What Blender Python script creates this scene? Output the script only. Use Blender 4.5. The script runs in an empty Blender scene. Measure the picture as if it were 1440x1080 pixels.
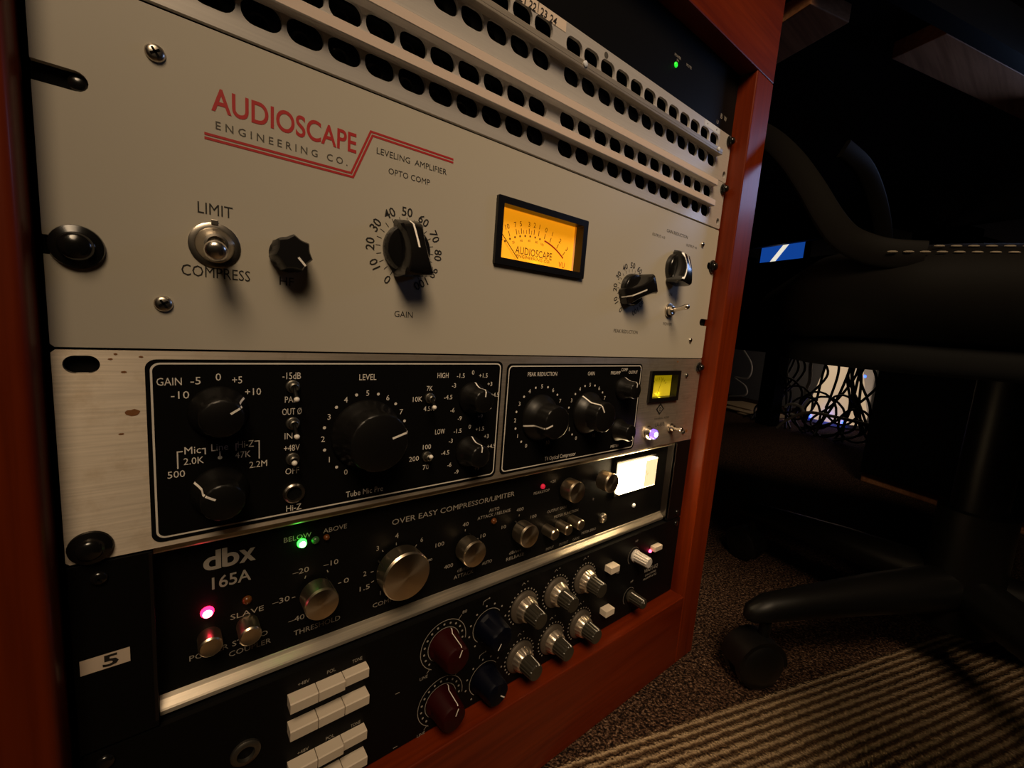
import bpy, bmesh, math, random
from mathutils import Vector, Matrix
random.seed(7)
S = 0.001                      # the scene is laid out in millimetres: X along the rack fronts, Y into the rack, Z up (0 = seam under the cream unit)
scene = bpy.context.scene
col = scene.collection
PI = math.pi

# ------------------------------------------------------------------ camera
cam_d = bpy.data.cameras.new('camera'); cam = bpy.data.objects.new('camera', cam_d); col.objects.link(cam)
Rr = Vector((0.78069699, -0.62041225, 0.07483875)); Dn = Vector((-0.02798529, -0.15434943, -0.98761991)); Fw = Vector((0.62428281, 0.76893751, -0.13786255))
M = Matrix((Rr, -Dn, -Fw)).transposed().to_4x4()
M.translation = Vector((33.169, -235.895, 22.246)) * S
cam.matrix_world = M
cam_d.sensor_fit = 'HORIZONTAL'; cam_d.sensor_width = 36; cam_d.lens = 36 * 611.75 / 1440
cam_d.clip_start = 0.01; cam_d.clip_end = 60
scene.camera = cam

# ------------------------------------------------------------------ exposure, world, lamps
scene.view_settings.view_transform = 'Standard'
scene.view_settings.look = 'None'
scene.view_settings.gamma = 1
scene.view_settings.exposure = 0.0
scene.view_settings.use_curve_mapping = False
w = bpy.data.worlds.new('night_room'); scene.world = w; w.use_nodes = True
bg = w.node_tree.nodes['Background']; bg.inputs[0].default_value = (1.0, 0.8, 0.6, 1); bg.inputs[1].default_value = 0.0015

def lamp(name, kind, loc, target, energy, color, **kw):
    d = bpy.data.lights.new(name, kind); d.energy = energy; d.color = color
    for k, v in kw.items(): setattr(d, k, v)
    o = bpy.data.objects.new(name, d); col.objects.link(o)
    o.location = Vector(loc) * S
    v = (Vector(target) - Vector(loc))
    o.rotation_euler = v.to_track_quat('-Z', 'Y').to_euler()
    return o
# warm ceiling spot above and behind the photographer, blue glow of a screen that stands to the right
lamp('ceiling_light', 'AREA', (-145, -760, 960), (615, 0, -170), 2.62, (1.0, 0.735, 0.465), shape='DISK', size=0.62, spread=math.radians(64))
lamp('screen_glow', 'AREA', (990, -240, 345), (500, -10, 200), 0.15, (0.38, 0.55, 1.0), shape='RECTANGLE', size=0.16, size_y=0.11, spread=math.radians(105))

# ------------------------------------------------------------------ materials
def nodes(m):
    m.use_nodes = True
    nt = m.node_tree
    return nt, nt.nodes['Principled BSDF']
def mat(name, rgb, rough=0.5, metal=0.0, coat=0.0, spec=0.5):
    m = bpy.data.materials.new(name); nt, b = nodes(m)
    b.inputs['Base Color'].default_value = (*rgb, 1); b.inputs['Roughness'].default_value = rough
    b.inputs['Metallic'].default_value = metal; b.inputs['Coat Weight'].default_value = coat
    b.inputs['Coat Roughness'].default_value = 0.12; b.inputs['Specular IOR Level'].default_value = spec
    return m
def emit(name, rgb, strength, base=None):
    m = bpy.data.materials.new(name); nt, b = nodes(m)
    b.inputs['Base Color'].default_value = (*(base or rgb), 1); b.inputs['Roughness'].default_value = 0.3
    b.inputs['Emission Color'].default_value = (*rgb, 1); b.inputs['Emission Strength'].default_value = strength
    return m
def N(nt, kind, **kw):
    n = nt.nodes.new(kind)
    for k, v in kw.items():
        if k in n.inputs: n.inputs[k].default_value = v
        else: setattr(n, k, v)
    return n
def ramp(nt, src, stops):
    r = nt.nodes.new('ShaderNodeValToRGB'); e = r.color_ramp.elements
    while len(e) < len(stops): e.new(0.5)
    for i, (p, c) in enumerate(stops): e[i].position = p; e[i].color = (*c, 1)
    nt.links.new(src, r.inputs[0]); return r
def coords(nt, scale=(1, 1, 1), rot=(0, 0, 0), loc=(0, 0, 0)):
    t = nt.nodes.new('ShaderNodeTexCoord'); m = nt.nodes.new('ShaderNodeMapping')
    m.inputs['Scale'].default_value = scale; m.inputs['Rotation'].default_value = rot; m.inputs['Location'].default_value = loc
    nt.links.new(t.outputs['Object'], m.inputs['Vector']); return m.outputs[0]
def bump(nt, b, src, strength, dist=0.0005):
    n = nt.nodes.new('ShaderNodeBump'); n.inputs['Strength'].default_value = strength; n.inputs['Distance'].default_value = dist
    nt.links.new(src, n.inputs['Height']); nt.links.new(n.outputs[0], b.inputs['Normal'])

def wood(name, axis, dark, light, rough=0.34, coat=0.25):
    m = bpy.data.materials.new(name); nt, b = nodes(m)
    sc = [38, 38, 38]; sc['xyz'.index(axis)] = 3.0
    v = coords(nt, sc)
    n1 = N(nt, 'ShaderNodeTexNoise', Scale=1.0, Detail=6.0, Roughness=0.6, Distortion=0.9); nt.links.new(v, n1.inputs['Vector'])
    sc2 = [260, 260, 260]; sc2['xyz'.index(axis)] = 9.0
    n2 = N(nt, 'ShaderNodeTexNoise', Scale=1.0, Detail=3.0); nt.links.new(coords(nt, sc2), n2.inputs['Vector'])
    mid = tuple((a + c) / 2 for a, c in zip(dark, light))
    r = ramp(nt, n1.outputs[0], [(0.3, dark), (0.5, mid), (0.72, light)])
    mx = N(nt, 'ShaderNodeMix', data_type='RGBA', blend_type='MULTIPLY'); mx.inputs[0].default_value = 0.5
    r2 = ramp(nt, n2.outputs[0], [(0.35, (0.55, 0.5, 0.45)), (0.6, (1, 1, 1))])
    nt.links.new(r.outputs[0], mx.inputs[6]); nt.links.new(r2.outputs[0], mx.inputs[7]); nt.links.new(mx.outputs[2], b.inputs['Base Color'])
    b.inputs['Roughness'].default_value = rough; b.inputs['Coat Weight'].default_value = coat; b.inputs['Coat Roughness'].default_value = 0.2
    b.inputs['Specular IOR Level'].default_value = 0.2
    bump(nt, b, n1.outputs[0], 0.12)
    return m

def brushed(name, rgb, metal=0.55, rough=0.42, scratch=0.25, along='x', aniso=0.0):
    m = bpy.data.materials.new(name); nt, b = nodes(m)
    sc = [900, 900, 900]; sc['xyz'.index(along)] = 30
    n = N(nt, 'ShaderNodeTexNoise', Scale=1.0, Detail=4.0); nt.links.new(coords(nt, sc), n.inputs['Vector'])
    lo = tuple(c * (1 - scratch) for c in rgb); hi = tuple(min(1, c * (1 + scratch)) for c in rgb)
    r = ramp(nt, n.outputs[0], [(0.3, lo), (0.7, hi)]); nt.links.new(r.outputs[0], b.inputs['Base Color'])
    b.inputs['Metallic'].default_value = metal; b.inputs['Roughness'].default_value = rough
    bump(nt, b, n.outputs[0], 0.1, 0.0002)
    if aniso:
        b.inputs['Anisotropic'].default_value = aniso
        cv = nt.nodes.new('ShaderNodeCombineXYZ'); cv.inputs[2].default_value = 1.0
        nt.links.new(cv.outputs[0], b.inputs['Tangent'])
    return m
def spun(name, rgb, rough=0.3):
    m = mat(name, rgb, rough, 1.0); nt, b = nodes(m)
    b.inputs['Anisotropic'].default_value = 0.6
    t = N(nt, 'ShaderNodeTangent', direction_type='RADIAL', axis='Y'); nt.links.new(t.outputs[0], b.inputs['Tangent'])
    return m

def paint(name, rgb, rough, grain=0.05, scale=1400):
    m = mat(name, rgb, rough); nt, b = nodes(m)
    n = N(nt, 'ShaderNodeTexNoise', Scale=float(scale), Detail=2.0); nt.links.new(coords(nt), n.inputs['Vector'])
    bump(nt, b, n.outputs[0], grain, 0.0003)
    return m

def faceplate_worn():
    """brushed aluminium with a few brown rust spots and scuffs of their own shape"""
    m = brushed('worn_brushed_aluminium', (0.62, 0.545, 0.455), 0.8, 0.56, 0.12, aniso=0.8); nt, b = nodes(m)
    base = b.inputs['Base Color'].links[0].from_socket
    n = N(nt, 'ShaderNodeTexNoise', Scale=70.0, Detail=5.0, Roughness=0.65); nt.links.new(coords(nt), n.inputs['Vector'])
    k = ramp(nt, n.outputs[0], [(0.30, (0.75, 0.68, 0.58)), (0.5, (1, 1, 1))])
    mx = N(nt, 'ShaderNodeMix', data_type='RGBA', blend_type='MULTIPLY'); mx.inputs[0].default_value = 0.6
    nt.links.new(base, mx.inputs[6]); nt.links.new(k.outputs[0], mx.inputs[7]); nt.links.new(mx.outputs[2], b.inputs['Base Color'])
    return m

MT = {}
MT['cream'] = paint('cream_enamel', (0.47, 0.43, 0.355), 0.42, 0.06)
MT['patch'] = brushed('satin_grey_metal', (0.70, 0.66, 0.62), 0.45, 0.48, 0.05, aniso=0.8)
MT['tape'] = paint('paper_strip', (0.62, 0.50, 0.42), 0.6, 0.1, 300)
MT['tape_pale'] = paint('masking_tape', (0.66, 0.54, 0.43), 0.6, 0.1, 300)
MT['worn'] = faceplate_worn()
MT['alu'] = brushed('brushed_aluminium', (0.85, 0.76, 0.63), 0.85, 0.42, 0.12, aniso=0.8)
MT['alu_dull'] = brushed('dull_aluminium', (0.42, 0.37, 0.31), 0.6, 0.45, 0.15)
MT['black'] = paint('black_panel_paint', (0.0032, 0.003, 0.0028), 0.5, 0.05)
MT['black'].node_tree.nodes['Principled BSDF'].inputs['Specular IOR Level'].default_value = 0.12
MT['blackmetal'] = mat('black_steel', (0.008, 0.0075, 0.007), 0.38)
MT['gloss'] = mat('glossy_black_phenolic', (0.006, 0.0055, 0.005), 0.2, 0, 0.3)
MT['satin'] = mat('satin_black_plastic', (0.005, 0.0045, 0.004), 0.36, spec=0.4)
MT['void'] = mat('matte_black', (0.003, 0.003, 0.003), 0.9, spec=0.1)
MT['chrome'] = mat('chrome', (0.80, 0.74, 0.66), 0.26, 1.0)
MT['nickel'] = mat('nickel', (0.55, 0.50, 0.43), 0.3, 1.0)
MT['cheek'] = mat('dark_anodised_cheek', (0.012, 0.009, 0.008), 0.3, 0.3)
MT['nutmetal'] = mat('dark_nut_metal', (0.16, 0.15, 0.13), 0.4, 0.9)
MT['spun'] = spun('spun_aluminium', (0.78, 0.66, 0.50), 0.32)
MT['turned'] = mat('turned_aluminium', (0.80, 0.67, 0.50), 0.31, 1.0)
MT['ink'] = mat('black_ink', (0.012, 0.010, 0.008), 0.6)
MT['greyink'] = mat('faded_ink', (0.07, 0.06, 0.045), 0.6)
MT['redink'] = mat('red_ink', (0.42, 0.02, 0.02), 0.5)
MT['white'] = mat('white_ink', (0.74, 0.69, 0.62), 0.5)
MT['dimwhite'] = mat('grey_white_ink', (0.34, 0.31, 0.27), 0.5)
MT['line'] = mat('white_pointer_paint', (0.88, 0.83, 0.76), 0.45)
MT['ivory'] = mat('ivory_plastic', (0.66, 0.57, 0.46), 0.4)
MT['ringsilver'] = mat('ribbed_aluminium', (0.72, 0.62, 0.50), 0.3, 0.9)
MT['flange'] = mat('bead_blasted_aluminium', (0.11, 0.09, 0.07), 0.5, 0.5)
MT['gripgrey'] = mat('grey_grip_plastic', (0.030, 0.026, 0.019), 0.3)
MT['paleknob'] = mat('pale_grey_plastic', (0.50, 0.46, 0.43), 0.35)
MT['redknob'] = mat('dark_red_plastic', (0.022, 0.0008, 0.001), 0.5, spec=0.15)
MT['blueknob'] = mat('navy_blue_plastic', (0.0008, 0.0012, 0.0055), 0.5, spec=0.12)
MT['wood_z'] = wood('red_stained_wood_upright', 'z', (0.11, 0.011, 0.0006), (0.19, 0.024, 0.0012), 0.45, 0.10)
MT['wood_x'] = wood('red_stained_wood_rail', 'x', (0.10, 0.009, 0.0006), (0.18, 0.022, 0.0012), 0.45, 0.2)
MT['deskwood'] = wood('brown_desk_wood', 'x', (0.30, 0.12, 0.055), (0.58, 0.28, 0.14), 0.45, 0.0)
MT['led_off_green'] = mat('unlit_green_lens', (0.03, 0.09, 0.03), 0.25)
MT['led_off_amber'] = mat('unlit_amber_lens', (0.12, 0.035, 0.007), 0.3)
MT['led_red_dim'] = emit('dim_red_led', (1.0, 0.02, 0.06), 0.45, (0.3, 0.01, 0.02))
MT['led_core_red'] = emit('red_led_core', (1.0, 0.40, 0.52), 7.0)
MT['led_core_green'] = emit('green_led_core', (0.45, 1.0, 0.45), 6.0)
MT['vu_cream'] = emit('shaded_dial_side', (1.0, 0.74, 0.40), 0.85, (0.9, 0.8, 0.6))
MT['led_green'] = emit('green_led', (0.02, 1.0, 0.03), 9.0)
MT['led_green_dim'] = emit('green_status_led', (0.02, 0.75, 0.03), 1.1)
MT['led_red'] = emit('red_led', (1.0, 0.008, 0.05), 9.0)
MT['led_red_s'] = emit('small_red_led', (1.0, 0.05, 0.12), 9.0)
MT['led_blue'] = emit('blue_led', (0.02, 0.08, 1.0), 6.0)
MT['lens_violet'] = emit('violet_pilot_lens', (0.22, 0.12, 1.0), 1.6)
MT['lens_core'] = emit('pilot_lamp_core', (0.72, 0.62, 1.0), 16.0)
MT['vu_amber'] = emit('amber_backlit_dial', (1.0, 0.34, 0.006), 0.74, (0.9, 0.5, 0.05))
MT['vu_yellow'] = emit('yellow_backlit_dial', (0.60, 0.42, 0.004), 0.42, (0.7, 0.6, 0.05))
MT['vu_white'] = emit('white_backlit_dial', (1.0, 0.74, 0.40), 38.0, (0.9, 0.85, 0.7))
MT['vu_wall'] = mat('meter_inner_wall', (0.75, 0.55, 0.35), 0.5)
MT['vu_ink'] = mat('meter_scale_ink', (0.16, 0.06, 0.005), 0.6)
MT['vu_red'] = mat('meter_scale_red', (0.55, 0.05, 0.01), 0.6)
MT['leather'] = paint('black_leather', (0.003, 0.0026, 0.0022), 0.65, 0.25, 500)
MT['leather'].node_tree.nodes['Principled BSDF'].inputs['Specular IOR Level'].default_value = 0.04
MT['thread'] = mat('beige_thread', (0.17, 0.14, 0.10), 0.8)
MT['chairmetal'] = mat('black_coated_chair_metal', (0.004, 0.0036, 0.0032), 0.42, spec=0.25)
MT['bronze'] = mat('smoked_chair_plastic', (0.004, 0.0035, 0.003), 0.6, spec=0.03)
MT['wallgrey'] = paint('grey_wall_paint', (0.22, 0.23, 0.27), 0.85, 0.2, 60)
MT['hutch'] = wood('dark_brown_hutch_wood', 'x', (0.02, 0.006, 0.002), (0.05, 0.016, 0.006), 0.6, 0.0)
MT['wallfelt'] = paint('dark_acoustic_felt', (0.006, 0.005, 0.005), 0.95, 0.3, 90)
MT['darkdesk'] = mat('black_laminate', (0.002, 0.002, 0.002), 0.6, spec=0.08)
MT['cable'] = mat('black_cable_rubber', (0.008, 0.008, 0.008), 0.5)
MT['cable_w'] = mat('white_cable_sheath', (0.55, 0.54, 0.52), 0.5)
MT['cable_g'] = mat('grey_cable_sheath', (0.22, 0.20, 0.18), 0.5)
MT['cone'] = emit('translucent_white_shade', (1.0, 0.70, 0.42), 0.5, (0.8, 0.72, 0.6))
MT['box_w'] = mat('white_plastic', (0.65, 0.68, 0.74), 0.5)
MT['paperc'] = mat('kraft_paper', (0.50, 0.38, 0.24), 0.8)
MT['screen'] = emit('blue_screen', (0.008, 0.075, 0.42), 0.65)
MT['screen_w'] = emit('white_screen_stripe', (0.9, 0.85, 0.7), 0.9)

def carpet():
    m = bpy.data.materials.new('carpet_loops'); nt, b = nodes(m)
    L = nt.links
    ang = math.radians(17.5)
    vs = coords(nt, (1, 1, 1), (0, 0, ang))
    sep = N(nt, 'ShaderNodeSeparateXYZ'); L.new(vs, sep.inputs[0])
    # ribs run along the room's long axis
    nz = N(nt, 'ShaderNodeTexNoise', Scale=160.0, Detail=2.0); L.new(vs, nz.inputs['Vector'])
    add = N(nt, 'ShaderNodeMath', operation='MULTIPLY_ADD'); L.new(nz.outputs[0], add.inputs[0]); add.inputs[1].default_value = 0.0042; L.new(sep.outputs[1], add.inputs[2])
    mul = N(nt, 'ShaderNodeMath', operation='MULTIPLY'); L.new(add.outputs[0], mul.inputs[0]); mul.inputs[1].default_value = 2 * PI / 0.0080
    sn = N(nt, 'ShaderNodeMath', operation='SINE'); L.new(mul.outputs[0], sn.inputs[0])
    s01 = N(nt, 'ShaderNodeMath', operation='MULTIPLY_ADD'); L.new(sn.outputs[0], s01.inputs[0]); s01.inputs[1].default_value = 0.5; s01.inputs[2].default_value = 0.5
    loop = N(nt, 'ShaderNodeTexVoronoi', Scale=420.0); L.new(vs, loop.inputs['Vector'])
    ribc = ramp(nt, s01.outputs[0], [(0.15, (0.11, 0.062, 0.032)), (0.5, (0.30, 0.20, 0.115)), (0.85, (0.50, 0.36, 0.22))])
    spk = N(nt, 'ShaderNodeTexNoise', Scale=330.0, Detail=2.0, Roughness=0.7); L.new(vs, spk.inputs['Vector'])
    spc = ramp(nt, spk.outputs[0], [(0.42, (0.012, 0.006, 0.004)), (0.55, (0.13, 0.066, 0.038)), (0.72, (0.36, 0.23, 0.15))])
    # border between the speckled tile next to the rack and the ribbed tile
    edge = N(nt, 'ShaderNodeMath', operation='MULTIPLY_ADD'); L.new(nz.outputs[0], edge.inputs[0]); edge.inputs[1].default_value = 0.008; L.new(sep.outputs[1], edge.inputs[2])
    less = N(nt, 'ShaderNodeMath', operation='LESS_THAN'); L.new(edge.outputs[0], less.inputs[0]); less.inputs[1].default_value = 0.071
    mx = N(nt, 'ShaderNodeMix', data_type='RGBA'); L.new(less.outputs[0], mx.inputs[0]); L.new(spc.outputs[0], mx.inputs[6]); L.new(ribc.outputs[0], mx.inputs[7])
    sh = N(nt, 'ShaderNodeMix', data_type='RGBA', blend_type='MULTIPLY'); sh.inputs[0].default_value = 0.45
    lr = ramp(nt, loop.outputs['Distance'], [(0.0, (1.2, 1.2, 1.2)), (0.8, (0.45, 0.45, 0.45))])
    L.new(mx.outputs[2], sh.inputs[6]); L.new(lr.outputs[0], sh.inputs[7]); L.new(sh.outputs[2], b.inputs['Base Color'])
    b.inputs['Roughness'].default_value = 0.95; b.inputs['Specular IOR Level'].default_value = 0.15
    hm = N(nt, 'ShaderNodeMath', operation='MULTIPLY'); L.new(s01.outputs[0], hm.inputs[0]); L.new(less.outputs[0], hm.inputs[1])
    ha = N(nt, 'ShaderNodeMath', operation='SUBTRACT'); L.new(hm.outputs[0], ha.inputs[0]); L.new(loop.outputs['Distance'], ha.inputs[1])
    bump(nt, b, ha.outputs[0], 0.9, 0.004)
    return m
MT['carpet'] = carpet()

# ------------------------------------------------------------------ mesh helpers (millimetres in, metres out)
class MB:
    def __init__(s): s.bm = bmesh.new()
    def v(s, p): return s.bm.verts.new((p[0] * S, p[1] * S, p[2] * S))
    def face(s, pts): return s.bm.faces.new([s.v(p) for p in pts])
    def box(s, x0, x1, y0, y1, z0, z1, bev=0, seg=2):
        t = bmesh.new()
        bmesh.ops.create_cube(t, size=1)
        bmesh.ops.transform(t, matrix=Matrix.Translation(Vector(((x0 + x1) / 2, (y0 + y1) / 2, (z0 + z1) / 2))) @ Matrix.Diagonal((abs(x1 - x0), abs(y1 - y0), abs(z1 - z0), 1)), verts=t.verts)
        if bev: bmesh.ops.bevel(t, geom=t.edges[:], offset=bev, segments=seg, profile=0.5, affect='EDGES')
        s.add(t); return s
    def add(s, t, mtx=None):
        if mtx: bmesh.ops.transform(t, matrix=mtx, verts=t.verts)
        mp = {v: s.v(v.co) for v in t.verts}
        for f in t.faces:
            try: s.bm.faces.new([mp[v] for v in f.verts])
            except ValueError: pass
        t.free(); return s
    def lathe(s, x, z, prof, seg=40, rad=None, cap=True):
        """profile of (radius, y) turned about an axis along Y through (x, z); rad(theta, r, i) may reshape a radius"""
        rings = []
        for i, (r, y) in enumerate(prof):
            if r <= 1e-6: rings.append([s.v((x, y, z))]); continue
            ring = []
            for k in range(seg):
                th = 2 * PI * k / seg
                rr = rad(th, r, i) if rad else r
                ring.append(s.v((x + rr * math.sin(th), y, z + rr * math.cos(th))))
            rings.append(ring)
        for a, b in zip(rings, rings[1:]):
            for k in range(seg):
                k2 = (k + 1) % seg
                if len(a) == 1 and len(b) == 1: continue
                if len(a) == 1: s.bm.faces.new([a[0], b[k2], b[k]])
                elif len(b) == 1: s.bm.faces.new([a[k], a[k2], b[0]])
                else: s.bm.faces.new([a[k], a[k2], b[k2], b[k]])
        if cap and len(rings[-1]) > 1: s.bm.faces.new(rings[-1])
        return s
    def prism(s, poly, y0, y1, holes=()):
        """outline in X-Z with optional holes, from y0 (front) to y1 (back)"""
        t = bmesh.new(); edges = []
        for loop in [poly] + list(holes):
            vs = [t.verts.new((p[0], y0, p[1])) for p in loop]
            edges += [t.edges.new((vs[i], vs[(i + 1) % len(vs)])) for i in range(len(vs))]
        bmesh.ops.triangle_fill(t, use_beauty=True, use_dissolve=False, edges=edges)
        if y1 != y0:
            r = bmesh.ops.extrude_face_region(t, geom=t.faces[:])
            bmesh.ops.translate(t, vec=(0, y1 - y0, 0), verts=[g for g in r['geom'] if isinstance(g, bmesh.types.BMVert)])
            bmesh.ops.recalc_face_normals(t, faces=t.faces[:])
        else:
            for f in t.faces:
                f.normal_update()
                if f.normal.y > 0: f.normal_flip()
        s.add(t); return s
    def ring(s, outer, inner, y):
        """flat band between two outlines with the same number of points"""
        n = len(outer)
        a = [s.v((p[0], y, p[1])) for p in outer]; b = [s.v((p[0], y, p[1])) for p in inner]
        for i in range(n):
            j = (i + 1) % n; s.bm.faces.new([a[i], a[j], b[j], b[i]])
        return s
    def band(s, pts, wid, closed=False):
        """flat line of given width through (x, y, z) points, lying in the X-Z plane"""
        n = len(pts)
        L = []
        for i in range(n):
            p = Vector((pts[i][0], pts[i][2]))
            a = Vector((pts[i - 1][0], pts[i - 1][2])) if (i or closed) else None
            b = Vector((pts[(i + 1) % n][0], pts[(i + 1) % n][2])) if (i < n - 1 or closed) else None
            d1 = (p - a).normalized() if a is not None else (b - p).normalized()
            d2 = (b - p).normalized() if b is not None else d1
            d = (d1 + d2); d = d.normalized() if d.length > 1e-6 else d1
            nn = Vector((-d.y, d.x)); k = wid / 2 / max(0.4, nn.dot(Vector((-d1.y, d1.x))))
            L.append((s.v((p.x + nn.x * k, pts[i][1], p.y + nn.y * k)), s.v((p.x - nn.x * k, pts[i][1], p.y - nn.y * k))))
        for i in range(n - 1 + (1 if closed else 0)):
            a, b = L[i], L[(i + 1) % n]
            s.bm.faces.new([a[0], b[0], b[1], a[1]])
        return s
    def tube(s, pts, r, seg=10, closed=False, cap=True):
        pts = [Vector(p) for p in pts]; n = len(pts)
        up = None; rings = []
        for i in range(n):
            if closed: d = pts[(i + 1) % n] - pts[i - 1]
            else: d = pts[min(i + 1, n - 1)] - pts[max(i - 1, 0)]
            d.normalize()
            if up is None:
                up = d.cross(Vector((0.13, 0.27, 0.95)))
                if up.length < 1e-3: up = d.cross(Vector((1, 0, 0)))
            up = (up - d * up.dot(d)).normalized(); side = d.cross(up)
            ri = r[i] if isinstance(r, (list, tuple)) else r
            rings.append([s.v(pts[i] + (up * math.cos(2 * PI * k / seg) + side * math.sin(2 * PI * k / seg)) * ri) for k in range(seg)])
        for i in range(n - (0 if closed else 1)):
            a, b = rings[i], rings[(i + 1) % n]
            for k in range(seg): s.bm.faces.new([a[k], a[(k + 1) % seg], b[(k + 1) % seg], b[k]])
        if cap and not closed: s.bm.faces.new(rings[0][::-1]); s.bm.faces.new(rings[-1])
        return s
    def disc(s, x, z, r, y, seg=12):
        s.bm.faces.new([s.v((x + r * math.cos(2 * PI * k / seg), y, z + r * math.sin(2 * PI * k / seg))) for k in range(seg)]); return s
    def build(s, name, m, parent=None, origin=None, smooth=None, mats=None):
        bm = s.bm
        bmesh.ops.remove_doubles(bm, verts=bm.verts[:], dist=1e-7)
        bmesh.ops.recalc_face_normals(bm, faces=bm.faces[:])
        if origin is None:
            if parent is not None: origin = parent['_o']
            else: origin = (0, 0, 0)
        o3 = Vector(origin) * S
        bmesh.ops.translate(bm, vec=-o3, verts=bm.verts[:])
        me = bpy.data.meshes.new(name); bm.to_mesh(me); bm.free()
        for k in (mats or [m]): me.materials.append(k)
        if smooth is not None:
            me.polygons.foreach_set('use_smooth', [True] * len(me.polygons))
            me.set_sharp_from_angle(angle=math.radians(smooth))
        o = bpy.data.objects.new(name, me); col.objects.link(o)
        o.location = o3
        if parent is not None:
            o.parent = parent; o.location = o3 - Vector(parent['_o']) * S
        o['_o'] = tuple(origin)
        return o

def tag(o, label, cat, group=None, kind=None):
    if label: o['label'] = label
    if cat: o['category'] = cat
    if group: o['group'] = group
    if kind: o['kind'] = kind
    return o
def thing(name, label, cat, loc, group=None):
    o = bpy.data.objects.new(name, None); col.objects.link(o); o.location = Vector(loc) * S
    o.empty_display_size = 0.02; o['_o'] = tuple(loc)
    return tag(o, label, cat, group)
def lab(o, label): o['label'] = label; return o

def rrect(x0, x1, z0, z1, r, n=6):
    out = []
    for cx, cz, a0 in ((x1 - r, z1 - r, 0), (x0 + r, z1 - r, 90), (x0 + r, z0 + r, 180), (x1 - r, z0 + r, 270)):
        for i in range(n + 1):
            a = math.radians(a0 + 90 * i / n); out.append((cx + r * math.cos(a), cz + r * math.sin(a)))
    return out
def slot(cx, cz, wd, h): return rrect(cx - wd / 2, cx + wd / 2, cz - h / 2, cz + h / 2, h / 2 - 0.01)

# ------------------------------------------------------------------ lettering
_cache = {}
def glyphs(text, bold, res=2):
    key = (text, bold, res)
    if key in _cache: return _cache[key]
    c = bpy.data.curves.new('t', 'FONT'); c.body = text; c.size = 1; c.resolution_u = res; c.offset = bold; c.fill_mode = 'FRONT'
    o = bpy.data.objects.new('t', c); col.objects.link(o)
    dg = bpy.context.evaluated_depsgraph_get(); dg.update()
    me = o.evaluated_get(dg).to_mesh()
    vs = [tuple(v.co) for v in me.vertices]; fs = [tuple(p.vertices) for p in me.polygons]
    o.evaluated_get(dg).to_mesh_clear()
    bpy.data.objects.remove(o); bpy.data.curves.remove(c)
    _cache[key] = (vs, fs); return vs, fs
CAP = max(v[1] for v in glyphs('H', 0.0)[0])
def txt(mb, text, x, z, h, wd=None, rot=0.0, align='c', y=-0.12, bold=0.0, shear=0.0, res=2):
    """one line of lettering in the X-Z plane, centred on (x, z), cap height h, optional total width; rot in degrees clockwise"""
    vs, fs = glyphs(text, bold, res)
    x0 = min(v[0] for v in vs); x1 = max(v[0] for v in vs)
    k = h / CAP; kx = (wd / (x1 - x0)) if wd else k
    off = {'c': (x0 + x1) / 2, 'l': x0, 'r': x1}[align]
    a = math.radians(-rot); ca, sa = math.cos(a), math.sin(a)
    out = []
    for vx, vy, _ in vs:
        px = (vx - off) * kx + shear * (vy - CAP / 2) * k; pz = (vy - CAP / 2) * k
        out.append(mb.v((x + px * ca - pz * sa, y, z + px * sa + pz * ca)))
    for f in fs:
        try: mb.bm.faces.new([out[i] for i in f])
        except ValueError: pass

# ------------------------------------------------------------------ shared hardware
def screw(parent, x, z, y=0, r=3.4, m='nickel', name='faceplate_screw', cross=True, h=1.8):
    o = MB().lathe(x, z, [(r, y), (r, y - 0.25 * h), (r * 0.86, y - 0.7 * h), (r * 0.55, y - 0.95 * h), (0, y - h)], 24).build(name, MT[m], parent, (x, y, z), smooth=50)
    if cross:
        q = MB()
        for a in (0.6, 0.6 + PI / 2):
            c, s_ = math.cos(a), math.sin(a); L, T = r * 0.55, r * 0.13
            q.face([(x + c * L - s_ * T, y - h - 0.04, z + s_ * L + c * T), (x + c * L + s_ * T, y - h - 0.04, z + s_ * L - c * T), (x - c * L + s_ * T, y - h - 0.04, z - s_ * L - c * T), (x - c * L - s_ * T, y - h - 0.04, z - s_ * L + c * T)])
        q.build('cross_slot', MT['void'], o)
    return o
def rack_bolt(parent, x, z, y=0, r=6.4):
    o = MB().lathe(x, z, [(r, y), (r + 0.6, y - 0.8), (r + 0.3, y - 1.8), (r * 0.72, y - 2.6), (r * 0.66, y - 4.2), (r * 0.5, y - 5.3), (0, y - 5.8)], 28).build('mounting_bolt', MT['gloss'], parent, (x, y, z), smooth=45)
    return o
def bat_switch(parent, x, z, y, tip, rn, rl, mm='nickel', lever='chrome', collar=None):
    """toggle: hex nut or ring on the panel, threaded bush, lever running to `tip` (x, y, z)"""
    prof = collar or [(rn, y), (rn, y - 1.6), (rn * 0.82, y - 2.0), (rn * 0.72, y - 2.0), (rn * 0.68, y - 4.6), (rn * 0.5, y - 5.0), (rn * 0.34, y - 4.2), (0, y - 4.2)]
    o = MB().lathe(x, z, prof, 28).build('toggle_switch', MT[mm], parent, (x, y, z), smooth=40)
    b = Vector((x, y - 4.0, z)); t = Vector(tip); d = t - b
    pts = [b + d * f for f in (0, 0.35, 0.7, 0.86, 0.95, 0.99, 1.0)]
    MB().tube(pts, [rl * 0.62, rl * 0.7, rl * 0.88, rl, rl * 0.85, rl * 0.5, rl * 0.08], 16).build('lever', MT[lever], o, tuple(b), smooth=60)
    return o

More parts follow.
